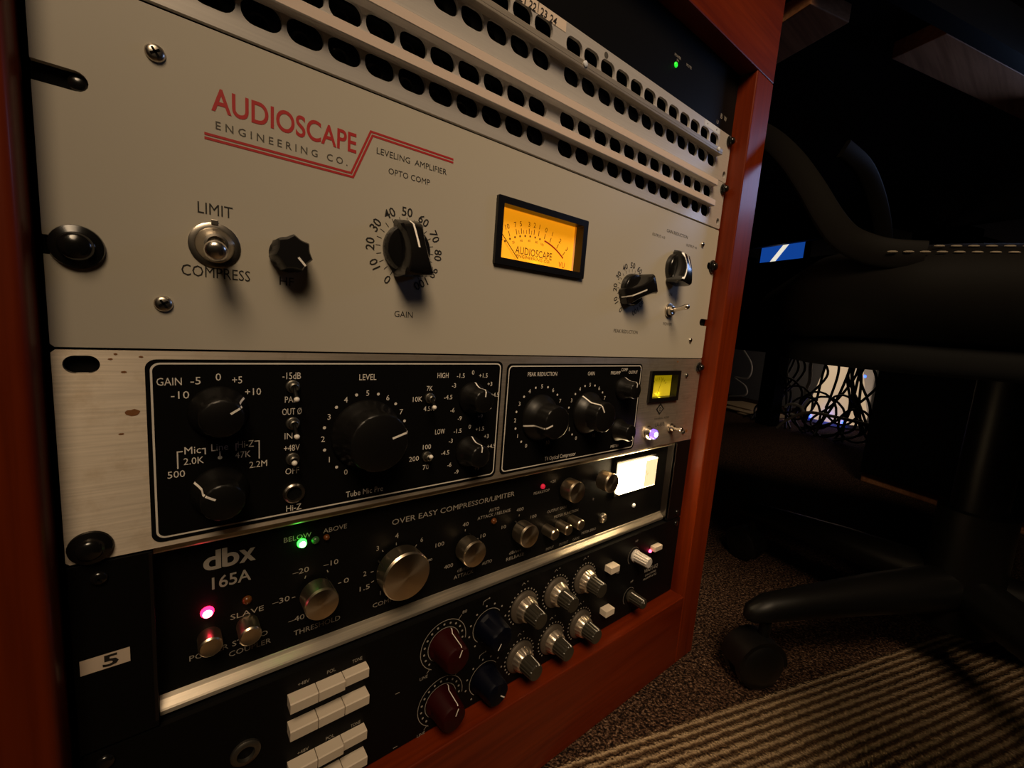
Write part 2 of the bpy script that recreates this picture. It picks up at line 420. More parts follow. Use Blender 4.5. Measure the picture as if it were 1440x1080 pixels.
def pointer_knob(parent, x, z, ang, label=None):
    """black phenolic bar knob on a round skirt with a white line running up the bar"""
    sk = MB().lathe(x, z, [(13.4, 0), (13.6, -1.0), (13.2, -4.2), (12.2, -5.6), (9, -6.2), (0, -6.2)], 56).build('control_knob', MT['gloss'], parent, (x, 0, z), smooth=40)
    st = [(15.6, 6.0, -2.2), (14.6, 6.6, -7.0), (12.4, 6.6, -11.4), (8, 5.7, -13.6), (3, 5.2, -15.9), (0, 5.3, -17.0), (-5, 5.9, -18.0), (-9, 7.0, -18.4), (-12.4, 8.4, -18.2), (-14.2, 8.2, -16.8), (-14.8, 7.6, -13.5)]
    m = MB(); a = math.radians(ang); fa = Vector((math.sin(a), 0, math.cos(a))); fb = Vector((math.cos(a), 0, -math.sin(a)))
    def pt(l, b, y): return Vector((x, y, z)) + fa * l + fb * b
    rows = []
    for l, wd, ty in st:
        rows.append([m.v(pt(l, -wd, -1.0)), m.v(pt(l, -wd * 1.0, ty + 2.0 if ty < -4 else ty + 0.6)), m.v(pt(l, -wd * 0.80, ty + 0.35)), m.v(pt(l, 0, ty)), m.v(pt(l, wd * 0.80, ty + 0.35)), m.v(pt(l, wd, ty + 2.0 if ty < -4 else ty + 0.6)), m.v(pt(l, wd, -1.0))])
    for p, q in zip(rows, rows[1:]):
        for i in range(6): m.bm.faces.new([p[i], p[i + 1], q[i + 1], q[i]])
    m.bm.faces.new(rows[0][::-1]); m.bm.faces.new(rows[-1])
    m.build('grip_bar', MT['gloss'], sk, smooth=38)
    q = MB(); last = None
    for l, wd, ty in st[:6]:
        cur = (q.v(pt(l, -0.55, ty - 0.14)), q.v(pt(l, 0.55, ty - 0.14)))
        if last: q.bm.faces.new([last[0], last[1], cur[1], cur[0]])
        last = cur
    lab(q.build('pointer_line', MT['line'], sk), 'white line along the bar')
    return sk

def profile_line(parent, x, z, ang, prof, wd, m='line'):
    q = MB(); a = math.radians(ang); fa = Vector((math.sin(a), 0, math.cos(a))); fb = Vector((math.cos(a), 0, -math.sin(a))); last = None
    for r, y in prof:
        c = Vector((x, y, z)) + fa * r
        cur = (q.v(c - fb * wd / 2), q.v(c + fb * wd / 2))
        if last: q.bm.faces.new([last[0], last[1], cur[1], cur[0]])
        last = cur
    return q.build('pointer_line', MT[m], parent)

def step_knob(parent, x, z, ang, R, r, h, y0=0):
    """black skirted knob: flared skirt, tall grip, white line that climbs the skirt and the grip"""
    s1 = h * 0.38
    prof = [(R, y0), (R, y0 - 1.2), (R * 0.97, y0 - 2.2), (r + (R - r) * 0.45, y0 - s1 * 0.75), (r + 0.6, y0 - s1 - 0.5), (r + 0.1, y0 - s1 - 2), (r, y0 - h + 1.3), (r - 0.4, y0 - h + 0.5), (r - 1.3, y0 - h), (0, y0 - h)]
    k = MB().lathe(x, z, prof, 64, rad=lambda t, rr, i: rr * (1 - 0.03 * max(0, math.cos(12 * t)) if i in (5, 6) else 1)).build('control_knob', MT['satin'], parent, (x, y0, z), smooth=35)
    lp = [(R * 0.98 + 0.2, y0 - 1.5), (R * 0.97 + 0.1, y0 - 2.4), (r + (R - r) * 0.45 + 0.15, y0 - s1 * 0.75 - 0.15), (r + 0.75, y0 - s1 - 0.6), (r + 0.3, y0 - s1 - 2), (r + 0.2, y0 - h + 1.2), (r - 1.2, y0 - h - 0.12), (r * 0.42, y0 - h - 0.12)]
    profile_line(k, x, z, ang, lp, 1.15 if R > 13 else 0.95)
    return k

def dots(mb, cx, cz, r, angs, rd, y=-0.12, seg=10):
    for a in angs:
        t = math.radians(a); mb.disc(cx + r * math.sin(t), cz + r * math.cos(t), rd, y, seg)

def led(parent, x, z, y, r, m, label, bezel=None, dome=1.0):
    o = MB().lathe(x, z, [(r, y), (r, y - 0.6 * dome), (r * 0.85, y - 1.5 * dome), (r * 0.5, y - 2.1 * dome), (0, y - 2.3 * dome)], 20).build('indicator_light', MT[m], parent, (x, y, z), smooth=60)
    lab(o, label)
    if m in ('led_red', 'led_green'): MB().lathe(x, z, [(r * 0.72, y - 1.9 * dome), (r * 0.5, y - 2.5 * dome), (0, y - 2.7 * dome)], 20).build('light_core', MT[m.replace('led_', 'led_core_')], o, smooth=60)
    return o

# ================================================================== THE SETTING
FZ = -352.0
U = Vector((0.952, -0.306, 0)); V = Vector((0.306, 0.952, 0))        # the room's axes; the rack stands askew in it
def room(u, v, z): p = U * u + V * v; return (p.x, p.y, z)
def rbox(mb, u0, u1, v0, v1, z0, z1, bev=0):
    t = bmesh.new(); bmesh.ops.create_cube(t, size=1)
    bmesh.ops.transform(t, matrix=Matrix.Translation(((u0 + u1) / 2, (v0 + v1) / 2, (z0 + z1) / 2)) @ Matrix.Diagonal((u1 - u0, v1 - v0, z1 - z0, 1)), verts=t.verts)
    if bev: bmesh.ops.bevel(t, geom=t.edges[:], offset=bev, segments=2, profile=0.5, affect='EDGES')
    mb.add(t, Matrix((U, V, Vector((0, 0, 1)))).transposed().to_4x4()); return mb
fl = MB(); rbox(fl, -1500, 2600, -1800, 2200, FZ - 40, FZ)
tag(fl.build('floor', MT['carpet']), None, None, kind='structure')
wl = MB(); rbox(wl, 2600, 2660, -1800, 2260, FZ - 40, 2000)
tag(wl.build('wall_far', MT['wallgrey']), None, None, kind='structure')
wl = MB(); rbox(wl, -1500, 2600, 2200, 2260, FZ - 40, 2000)
tag(wl.build('wall_back', MT['wallfelt']), None, None, kind='structure')

# ================================================================== RACK CABINET
FY = -16.0; XL, XR = -2.5, 485.0
rack = thing('rack_cabinet', 'red-stained wooden rack cabinet that holds the audio units', 'rack cabinet', (241, 150, FZ))
MB().box(XR, 521, FY, 420, FZ, 279.4, 1.2).build('side_post', MT['wood_z'], rack, (503, 200, 0))
lp = MB().box(-46, XL, FY, 420, FZ, 279.4, 3.5, 3).build('side_post', MT['wood_z'], rack, (-24, 200, 0), smooth=40)
MB().box(-46, 521, FY, 420, 279.6, 372, 1.2).build('top_rail', MT['wood_x'], rack, (240, 200, 330))
MB().box(XL + 0.2, XR - 0.2, FY, 420, FZ, -268.2, 1.2).build('bottom_rail', MT['wood_x'], rack, (240, 200, -310))
MB().box(-46, 521, 420.5, 432, FZ, 372).build('back_panel', MT['void'], rack)
for x0, x1 in ((-2.3, 17), (465.6, 484.8)):
    MB().box(x0, x1, 3.2, 5.2, -268, 279).box(x0 if x0 < 0 else x1 - 2, x0 + 2 if x0 < 0 else x1, 3.2, 40, -268, 279).build('rack_rail', MT['void'], rack)

W = 482.6
def plate_outline(x0, x1, z0, z1, left_notch=(), right_notch=(), depth=14.6, h=7.0, r=1.2):
    """plate outline (counter-clockwise from bottom-left) with open U notches on the side edges"""
    def arc(cx, cz, a0, a1, rr, n=8): return [(cx + rr * math.cos(math.radians(a0 + (a1 - a0) * i / n)), cz + rr * math.sin(math.radians(a0 + (a1 - a0) * i / n))) for i in range(n + 1)]
    p = [(x0 + r, z0), (x1 - r, z0), (x1, z0 + r)]
    for zc in sorted(right_notch): p += [(x1, zc - h / 2)] + arc(x1 - depth + h / 2, zc, 270, 90, h / 2) + [(x1, zc + h / 2)]
    p += [(x1, z1 - r), (x1 - r, z1), (x0 + r, z1), (x0, z1 - r)]
    for zc in sorted(left_notch, reverse=True): p += [(x0, zc + h / 2)] + arc(x0 + depth - h / 2, zc, 90, -90, h / 2) + [(x0, zc - h / 2)]
    p += [(x0, z0 + r)]
    return p

# ================================================================== CREAM LEVELLING AMPLIFIER (3U)
la = thing('leveling_amplifier', 'cream rack compressor with red logo lettering and glowing amber meter', 'compressor', (W / 2, 100, 0.4))
MB().prism(plate_outline(0, W, 0.5, 132.0, (38.1, 97.0), (38.1, 95.3)), 0, 3, [rrect(203.2, 282.8, 61.5, 100.2, 1)]).build('faceplate', MT['cream'], la, smooth=30)
MB().box(20, 462, 9.0, 260, 2, 131).build('chassis', MT['void'], la)
for x, z in ((34, 115.5), (33.9, 19.4), (453.4, 113.4), (454.0, 18.8)): screw(la, x, z, r=3.3 if x < 100 else 2.6)
rack_bolt(la, 9.0, 38.4, r=7.4); rack_bolt(la, 477.5, 95.3, r=6.0)
rack_o = MB().lathe(12.0, 97.0, [(3.2, 3.0), (3.2, 2.4), (2.2, 1.6), (0, 1.5)], 20).build('clip_nut', MT['gloss'], la, (12, 3, 97), smooth=50)
# lettering
t = MB()
txt(t, 'LIMIT', 52.6, 61.0, 4.6, 12.6); txt(t, 'COMPRESS', 52.8, 34.4, 4.6, 25.2); txt(t, 'HF', 80.6, 34.0, 3.9, 6.2)
txt(t, 'LEVELING  AMPLIFIER', 143.4, 105.6, 3.0, 41.5); txt(t, 'OPTO COMP', 141.6, 97.4, 3.0, 24.5)
txt(t, 'GAIN', 141.2, 22.6, 3.4, 11.2)
txt(t, 'PEAK REDUCTION', 347.2, 22.6, 2.8, 33.5); txt(t, 'GAIN REDUCTION', 407.8, 115.3, 2.8, 35.5)
txt(t, 'OUTPUT +10', 378.8, 108.4, 2.3, 19.5); txt(t, 'OUTPUT +4', 434.2, 108.4, 2.3, 19.0)
txt(t, 'ON', 408.5, 60.4, 2.6, 5.6); txt(t, 'POWER', 409.6, 32.6, 2.8, 14.5)
for cx, cz in ((140.9, 58.4), (346.7, 58.0)):
    for i in range(11):
        a = -150 + 30 * i
        txt(t, str(10 * i), cx + 20.3 * math.sin(math.radians(a)), cz + 20.3 * math.cos(math.radians(a)), 4.6, None, rot=a, bold=0.012)
    for i in range(21):
        a = math.radians(-150 + 15 * i); t.band([(cx + 14.6 * math.sin(a), -0.12, cz + 14.6 * math.cos(a)), (cx + 17.3 * math.sin(a), -0.12, cz + 17.3 * math.cos(a))], 0.36)
t.build('printed_lettering', MT['ink'], la)
t = MB()
txt(t, 'AUDIOSCAPE', 82.0, 105.6, 8.8, 60.4, bold=0.016, res=6)
for dz in (0.85, -0.85):
    t.band([(49.2, -0.12, 90.3 + dz), (110.4 - dz * 0.55, -0.12, 90.3 + dz), (119.8 - dz * 0.55, -0.12, 112.9 + dz), (168.2, -0.12, 112.9 + dz)], 1.05)
lab(t.build('logo', MT['redink'], la), 'red logo lettering with a stepped double line')
t = MB(); txt(t, 'E N G I N E E R I N G   C O .', 80.6, 95.6, 3.1, 54.8, bold=0.006); t.build('logo_subline', MT['greyink'], la)
# knobs and switches
pointer_knob(la, 140.9, 58.4, -6); pointer_knob(la, 346.7, 58.0, -118); pointer_knob(la, 407.8, 84.0, 10)
def hept(t, r, i):
    f = (t * 7 / (2 * PI)) % 1.0
    return r * (1 - 0.16 * math.sin(PI * f)) if i >= 2 else r
k = MB().lathe(81.0, 46.4, [(8.0, 0), (8.2, -1.0), (8.7, -2.2), (8.3, -12.6), (7.4, -14), (0, -14)], 84, rad=hept).build('control_knob', MT['satin'], la, (81, 0, 46.4), smooth=30)
profile_line(k, 81.0, 46.4, 138, [(2.4, -14.12), (7.0, -14.12)], 0.95)
bat_switch(la, 52.2, 46.0, 0, (50.8, -21, 41.6), 9.4, 4.2, 'nickel', collar=[(9.6, 0), (9.6, -0.5), (9.0, -0.8), (7.4, -0.9), (7.0, -1.6), (6.2, -2.6), (5.2, -4.6), (4.4, -6.6), (3.4, -6.8), (2.8, -5.0), (0, -5.0)])
MB().box(50.9, 53.5, -1.3, 0, 54.6, 56.8, 0.3).build('locating_tab', MT['nickel'], la)
bat_switch(la, 408.6, 45.4, 0, (405.5, -22, 49.6), 6.6, 2.6, 'nickel')
# amber VU meter
me_ = MB().prism(rrect(200.8, 285.0, 59.6, 102.0, 0.8), -2.4, 5, [rrect(205.6, 280.2, 64.0, 97.6, 0.5)]).build('vu_meter', MT['satin'], la, (243, 0, 80))
lab(me_, 'black framed amber meter')
MB().box(205.2, 280.6, 7.0, 8.0, 63.6, 98).build('dial_face', MT['vu_amber'], me_)
q = MB()
q.face([(205.4, 2.0, 97.8), (280.4, 2.0, 97.8), (280.4, 6.9, 97.8), (205.4, 6.9, 97.8)]); q.face([(205.4, 2.0, 63.8), (280.4, 2.0, 63.8), (280.4, 6.9, 63.8), (205.4, 6.9, 63.8)])
q.face([(205.4, 2.0, 63.8), (205.4, 2.0, 97.8), (205.4, 6.9, 97.8), (205.4, 6.9, 63.8)]); q.face([(280.4, 2.0, 63.8), (280.4, 2.0, 97.8), (280.4, 6.9, 97.8), (280.4, 6.9, 63.8)])
q.build('meter_wall', MT['vu_wall'], me_)
q = MB(); cx, cz = 240.0, 34.6; yd = 6.85
def arcp(r, a): return (cx + r * math.sin(math.radians(a)), yd, cz + r * math.cos(math.radians(a)))
for s_, a in (('20', -33), ('10', -25), ('7', -17.8), ('5', -12.8), ('3', -5.1), ('2', 0), ('1', 4.8), ('0', 11.4), ('1', 18), ('2', 27), ('3', 36)):
    q.band([arcp(50.4, a), arcp(54.0, a)], 0.55)
    p = arcp(56.9, a); txt(q, s_, p[0], p[2], 3.2, None, rot=a, y=yd)
for a in (-15.4, -10.6, -7.8, -2.6): q.band([arcp(50.4, a), arcp(52.8, a)], 0.4)
for i in range(8): p = arcp(48.9, -31 + 5.4 * i); q.disc(p[0], p[2], 0.75, yd, 8)
for s_, a in (('20', -23), ('40', -14), ('60', -5), ('80', 3.5), ('100', 10.5)): p = arcp(46.0, a); txt(q, s_, p[0], p[2], 1.6, None, rot=a, y=yd)
txt(q, 'AUDIOSCAPE', 241.6, 72.7, 5.0, 34.6, y=yd); txt(q, 'ENGINEERING CO.', 241.6, 68.7, 2.0, 32, y=yd)
q.build('meter_scale', MT['vu_ink'], me_)
q = MB(); q.band([arcp(49.2, 12 + 26 * i / 12) for i in range(13)], 1.1); txt(q, 'VU', 269.5, 68.4, 4.0, 6.4, y=yd); q.build('meter_red_zone', MT['vu_red'], me_)
q = MB(); q.tube([(209.0, 5.6, 82.4), (226, 5.6, 66.4)], 0.3, 6); q.build('meter_needle', MT['vu_ink'], me_)
lamp('meter_bulb', 'POINT', (244, 2.4, 66.0), (244, 3.6, 60), 0.0012, (1.0, 0.62, 0.04), shadow_soft_size=0.004)

# ================================================================== TWO PATCHBAYS (1U each)
def patchbay(name, label, z0, rows, notch):
    t = thing(name, label, 'patchbay', (W / 2, 60, z0), 'patchbays above the cream unit')
    xs = [35.4 + 17.58 * i for i in range(12)] + [257.1 + 17.58 * i for i in range(12)]
    holes = [rrect(x - 7.9, x + 7.9, zr - 5.5, zr + 5.5, 5.0, 5) for zr in rows for x in xs]
    holes += [slot(477.4, z0 + dz, 5.8, 6.4) for dz in notch]
    MB().prism(plate_outline(0, W, z0, z0 + 44.0), 0, 2.2, holes).build('faceplate', MT['patch'], t)
    MB().box(18, 464, 16, 120, z0 + 1.5, z0 + 42.5).build('jack_housing', MT['void'], t)
    # one jack barrel behind every opening
    first = None
    for zr in rows:
        for x in xs:
            if first is None:
                first = MB().lathe(x, zr, [(4.6, 16), (4.6, 8.2), (3.4, 7.6), (3.1, 7.6), (3.1, 13), (0, 13)], 12).build('jack', MT['satin'], t, (x, 8, zr))
                f0 = (x, zr)
            else:
                c = first.copy(); col.objects.link(c); c.parent = t
                c.location = first.location + Vector((x - f0[0], 0, zr - f0[1])) * S
    return t
pl = patchbay('patchbay', 'lower grey patchbay with two pale label strips above the cream unit', 133.6, (145.6, 163.4), (6.5,))
for za, zb in ((149.6, 155.3), (168.4, 174.2)):
    MB().box(29, 456.5, -6.2, 0, za, zb, 0.4).build('strip_holder', MT['patch'], pl)
    q = MB()
    for xa, xb, dy in ((29.6, 96, 0.14), (96.0, 178, 0.2), (178, 456, 0.14)): q.face([(xa, -6.2 - dy, za + 0.5), (xb, -6.2 - dy, za + 0.5), (xb, -6.2 - dy, zb - 0.4), (xa, -6.2 - dy, zb - 0.4)])
    lab(q.build('label_strip', MT['tape'], pl), 'pale pink-beige paper strip')
rack_bolt(pl, 478.6, 171.6, r=4.8)
pu = patchbay('patchbay', 'upper grey patchbay with handwritten tape and a dark ledge between its rows', 178.2, (192.0, 210.4), (7.0,))
MB().box(29, 457, -6.4, 0, 196.6, 198.2, 0.3).box(29, 457, -6.4, -4.6, 198.2, 201.6, 0.3).box(29, 457, -2.2, 0, 198.2, 203.2, 0.3).build('strip_channel', MT['alu_dull'], pu)
for x in (262, 449): MB().lathe(x, 199.6, [(1.9, -6.4), (1.9, -7.2), (1.2, -7.6), (0, -7.6)], 16).build('rivet', MT['box_w'], pu, (x, -6.4, 199.6), smooth=50)
rack_bolt(pu, 478.4, 216.6, r=4.8)
q = MB(); q.face([(30, -0.2, 215.4), (247.6, -0.2, 215.4), (247.6, -0.2, 221.9), (30, -0.2, 221.9)]); lab(q.build('masking_tape', MT['tape_pale'], pu), 'beige tape with handwritten numbers')
q = MB()
for i in range(12):
    num = 13 + i; xe = 235.9 - 17.8 * ((24 - num + (num % 2)) // 2 if num % 2 == 0 else (23 - num) // 2)
    if num % 2: txt(q, str(num), xe - 8.3, 217.9, 4.4, 5.6, y=-0.34, bold=0.016, shear=0.12)
    else: txt(q, str(num), xe, 217.6, 4.6, 6.0, y=-0.34, bold=0.016, shear=0.2)
    if num % 2 == 0 and num < 24: q.band([(xe + 4.5, -0.34, 216.0), (xe + 4.8, -0.34, 221.8)], 0.55)
q.build('handwriting', MT['ink'], pu)
q = MB(); q.face([(430, -0.2, 216.6), (458, -0.2, 216.6), (458, -0.2, 221.8), (430, -0.2, 221.8)]); q.build('tape_piece', MT['box_w'], pu)
q = MB(); q.disc(452, 219.4, 0.8, -0.32); q.disc(435, 219.4, 0.7, -0.32); q.disc(289, 218.4, 2.2, -0.14, 16); q.build('pencil_marks', MT['greyink'], pu)

# ================================================================== BLACK UNIT ON TOP (1U) with a green light
bt = thing('rack_unit', 'black rack unit on top with one small green light', 'rack unit', (W / 2, 60, 222.6))
MB().prism(plate_outline(0, W, 222.6, 278.6), 0.4, 3).build('faceplate', MT['black'], bt)
MB().box(20, 462, 4.4, 200, 224, 277).build('chassis', MT['void'], bt)
led(bt, 375.0, 246.2, 0.4, 2.1, 'led_green_dim', 'small green light', dome=0.6)
q = MB(); txt(q, 'POWER', 376.5, 253.2, 1.9, 9.5, y=0.25); txt(q, 'ON', 377, 250.4, 1.7, 3.0, y=0.25); txt(q, 'MUTE', 394.5, 252.6, 1.9, 8, y=0.25)
txt(q, 'B', 458.5, 233.8, 4.2, 3.2, y=0.25); txt(q, 'W', 466.0, 233.8, 4.2, 5.2, y=0.25); txt(q, 'U', 452.5, 226.8, 3.2, 3.2, y=0.25); q.build('printed_lettering', MT['dimwhite'], bt)

# ================================================================== SILVER CHANNEL STRIP (2U)
ch = thing('channel_strip', 'silver rack preamp with two black control fields and rust spots', 'preamp', (W / 2, 100, -88.4))
MB().prism(plate_outline(0, W, -88.4, -0.5), 0, 3, [slot(8.2, -6.2, 10.6, 7.0), slot(7.6, -82.0, 10.6, 7.0), rrect(394.0, 437.5, -39.0, -15.5, 0.5)]).build('faceplate', MT['worn'], ch)
MB().box(20, 462, 6.4, 260, -87, -2).build('chassis', MT['void'], ch)
rack_bolt(ch, 7.6, -82.0, r=6.6); rack_bolt(ch, 478.4, -9.0, r=4.8)
for x, z in ((455.5, -17.4), (463.5, -78.6)): screw(ch, x, z, r=2.4, m='nutmetal')
q = MB()
for (x, z, rx, rz, sd) in ((22.6, -26.4, 2.5, 1.45, 1), (26.0, -3.0, 0.7, 0.4, 2), (20.5, -9.3, 0.9, 0.45, 3), (16.6, -4.0, 0.8, 0.35, 4), (18.7, -35.2, 0.9, 0.4, 5), (18.2, -2.0, 0.6, 0.4, 6), (436.0, -3.4, 1.6, 0.8, 7), (470.2, -78.0, 2.6, 1.8, 8)):
    rnd = random.Random(sd); q.bm.faces.new([q.v((x + rx * (0.85 + 0.3 * rnd.random()) * math.cos(2 * PI * i / 14), -0.1, z + rz * (0.8 + 0.4 * rnd.random()) * math.sin(2 * PI * i / 14))) for i in range(14)])
lab(q.build('rust_spots', paint('rust', (0.22, 0.085, 0.022), 0.7, 0.3), ch), 'brown rust spots')
fields = {'a': (27.0, 215.3, -86.0, -4.0), 'b': (219.0, 377.4, -86.0, -5.6)}
for k_, (x0, x1, z0, z1) in fields.items():
    MB().prism(rrect(x0, x1, z0, z1, 4), -0.25, 0).build('control_field', MT['black'], ch)
    MB().ring(rrect(x0 + 1.6, x1 - 1.6, z0 + 1.7, z1 - 1.4, 3.4), rrect(x0 + 2.35, x1 - 2.35, z0 + 2.45, z1 - 2.15, 2.9), -0.36).build('border_line', MT['white'], ch)
t = MB(); YF = -0.38
for s_, x, z, h, wd in (('GAIN', 34.9, -13.6, 3.3, 8.6), ('-5', 44.1, -13.4, 3.3, 3.7), ('0', 52.5, -11.9, 3.3, None), ('+5', 59.8, -13.4, 3.3, 4.0), ('-10', 38.5, -19.6, 3.3, 6.4), ('+10', 66.2, -19.2, 3.3, 6.6),
        ('Mic', 42.4, -45.0, 3.3, 6.0), ('2.0K', 42.7, -50.0, 3.1, 7.4), ('500', 36.3, -55.4, 3.1, 6.2), ('Line', 52.6, -44.8, 3.3, 6.6), ('Hi-Z', 63.0, -44.6, 3.3, 6.6), ('47K', 61.8, -49.6, 3.1, 6.4), ('2.2M', 68.2, -55.3, 3.1, 7.6),
        ('-15dB', 83.0, -11.8, 3.3, 8.4), ('PAD', 83.0, -23.8, 3.1, 6.2), ('OUT \u00d8', 83.2, -30.0, 3.3, 9.0), ('IN', 81.6, -42.6, 3.1, 3.6), ('+48V', 83.2, -49.0, 3.2, 7.4), ('OFF', 83.4, -61.2, 3.2, 6.4), ('Hi-Z', 84.3, -81.3, 3.2, 7.2),
        ('LEVEL', 121.5, -13.2, 3.3, 9.6), ('Tube Mic Pre', 121.7, -79.6, 3.3, 21.5), ('HIGH', 168.8, -13.0, 3.2, 7.8), ('LOW', 168.8, -48.9, 3.2, 7.0),
        ('7K', 160.0, -20.9, 3.0, 4.0), ('10K', 152.2, -27.2, 3.0, 6.2), ('4.5K', 160.2, -33.4, 3.0, 7.4), ('100', 160.1, -57.9, 3.0, 5.6), ('200', 151.6, -64.4, 3.0, 6.6), ('70', 160.0, -71.0, 3.0, 4.2),
        ('PEAK REDUCTION', 253.2, -13.3, 3.0, 29.5), ('GAIN', 307.2, -13.6, 3.0, 8.2), ('PREAMP', 339.0, -13.4, 2.7, 13.0), ('COMP', 350.8, -10.8, 2.7, 9.0), ('OUTPUT', 363.8, -13.2, 2.7, 13.0), ('T4 Optical Compressor', 280.2, -80.2, 3.2, 35.0), ('METER', 349.0, -80.0, 2.4, 12)):
    txt(t, s_, x, z, h, wd, y=YF)
for pts in ([(36.9, -53.0), (36.9, -45.2), (38.8, -45.2)], [(45.7, -44.8), (47.0, -44.8), (47.0, -47.6)], [(59.0, -47.4), (59.0, -44.0), (60.0, -44.0)], [(66.6, -43.6), (68.6, -43.6), (68.6, -52.6)], [(52.6, -46.8), (52.6, -49.8)]):
    t.band([(a, YF, b) for a, b in pts], 0.5)
t.disc(52.6, -49.9, 0.9, YF)
def dial(cx, cz, r, n0=0, n1=10, a0=-152, step=30.4, h=3.0, numbers=None, rd=0.85):
    for i in range(11):
        a = math.radians(a0 + step * i); txt(t, str(i), cx + r * math.sin(a), cz + r * math.cos(a), h, None, y=YF)
        if i < 10: a = math.radians(a0 + step * (i + 0.5)); t.disc(cx + r * math.sin(a), cz + r * math.cos(a), rd, YF, 10)
dial(121.6, -45.6, 23.4); dial(253.4, -46.2, 23.6); dial(307.2, -46.4, 23.4)
for cz in (-28.2, -64.6):
    for s_, dx, dz in (('0', -0.3, 16.8), ('-1.5', -9.6, 14.8), ('+1.5', 8.0, 14.6), ('-3', -14.3, 8.6), ('+3', 13.8, 8.8), ('-4.5', -18.0, 1.2), ('+4.5', 18.6, 1.2), ('-6', -14.4, -7.4), ('+6', 14.4, -7.2), ('-9', -8.6, -13.2), ('+9', 7.6, -13.2)):
        txt(t, s_, 191.4 + dx, cz + dz, 2.8, None, y=YF)
t.build('printed_lettering', MT['white'], ch)
t = MB(); txt(t, 'UNIVERSAL AUDIO', 420.0, -59.9, 2.0, 26, y=-0.12); txt(t, 'LA-610', 417.6, -66.3, 4.2, 15, y=-0.12); t.build('maker_lettering', MT['ink'], ch)
t = MB(); t.face([(414.7 - 7, -0.1, -50.4), (414.7, -0.1, -56.6), (414.7 + 7, -0.1, -50.4), (414.7, -0.1, -44.2)]); dm = t.build('diamond_emblem', MT['ink'], ch)
t = MB(); t.band([(410.8, -0.2, -50.4), (414.7, -0.2, -47.2), (418.6, -0.2, -50.4), (414.7, -0.2, -53.6)], 0.45, True); txt(t, 'U', 413.3, -50.4, 2.6, 1.9, y=-0.2); txt(t, 'A', 416.0, -50.4, 2.6, 2.2, y=-0.2); t.build('emblem_letters', MT['dimwhite'], dm)
# knobs
step_knob(ch, 121.6, -45.6, 73, 19.6, 16.0, 21, -0.25); step_knob(ch, 52.4, -28.0, 57, 11.8, 8.6, 16, -0.25); step_knob(ch, 52.4, -66.2, -57, 11.8, 8.6, 16, -0.25)
step_knob(ch, 191.4, -28.2, 4, 10.4, 7.4, 15, -0.25); step_knob(ch, 191.4, -64.6, 4, 10.4, 7.4, 15, -0.25)
step_knob(ch, 253.4, -46.2, -106, 17.6, 12.2, 20, -0.25); step_knob(ch, 307.2, -46.4, -33, 17.6, 12.2, 20, -0.25)
step_knob(ch, 350.6, -27.4, 2, 10.0, 7.4, 15, -0.25); step_knob(ch, 350.6, -65.0, 150, 10.0, 7.4, 15, -0.25)
for x, z, tip in ((83.3, -17.1, (82.6, -13, -21.6)), (83.4, -36.0, (82.8, -13, -40.0)), (83.4, -54.6, (81.8, -13, -53.2)), (159.9, -26.8, (157.6, -12, -30.4)), (159.9, -63.8, (157.0, -12, -60.6))):
    sw = bat_switch(ch, x, z, -0.25, tip, 3.2, 1.25, 'nutmetal', lever='satin')
    MB().lathe(tip[0], tip[2], [(1.3, tip[1] + 0.6), (1.25, tip[1] - 0.3), (0.8, tip[1] - 0.9), (0, tip[1] - 1.1)], 14).build('lever_tip', MT['line'], sw, smooth=60)
j = MB().lathe(84.2, -73.2, [(5.2, -0.25), (5.2, -1.6), (4.4, -2.4), (3.6, -2.4), (3.3, 2.0), (0, 2.0)], 32).build('input_jack', MT['nickel'], ch, (84.2, 0, -73.2), smooth=40)
MB().disc(84.2, -73.2, 3.3, -1.2, 20).build('jack_hole', MT['void'], j)
# small yellow meter
m2 = MB().prism(rrect(390.4, 441.2, -42.4, -12.2, 0.6), -2.6, 4, [rrect(395.0, 436.6, -38.4, -16.4, 0.4)]).build('vu_meter', MT['satin'], ch, (416, 0, -27))
lab(m2, 'small black framed yellow meter')
MB().box(394.4, 437.2, 5.0, 5.8, -39.0, -15.8).build('dial_face', MT['vu_yellow'], m2)
q = MB()
for i in range(9): a = math.radians(-44 + 11 * i); q.band([(415.5 + 15 * math.sin(a), 4.85, -37 + 15 * math.cos(a)), (415.5 + 18 * math.sin(a), 4.85, -37 + 18 * math.cos(a))], 0.5)
q.band([(413, 4.7, -38.6), (421, 4.7, -19.5)], 0.4); q.build('meter_scale', MT['vu_ink'], m2)
lamp('small_meter_bulb', 'POINT', (416, 3.0, -36.5), (416, 3, -40), 0.0006, (1.0, 0.8, 0.05), shadow_soft_size=0.001)
# jewel pilot lamp and power toggle
jl = MB().lathe(397.5, -72.4, [(7.0, 0), (7.0, -1.4), (6.2, -2.2), (5.8, -5.2), (5.2, -6.2), (0, -6.2)], 32).build('pilot_lamp', MT['chrome'], ch, (397.5, 0, -72.4), smooth=35)
MB().lathe(397.5, -72.4, [(5.0, -6.2), (5.0, -8.0), (4.2, -9.6), (0, -10.2)], 10).build('pilot_lens', MT['lens_violet'], jl, smooth=10)
MB().lathe(397.5, -72.4, [(2.4, -9.9), (2.2, -10.5), (0, -10.9)], 16).build('lamp_core', MT['lens_core'], jl)
bat_switch(ch, 437.5, -71.2, 0, (435.0, -15, -69.8), 4.6, 2.4, 'nickel')

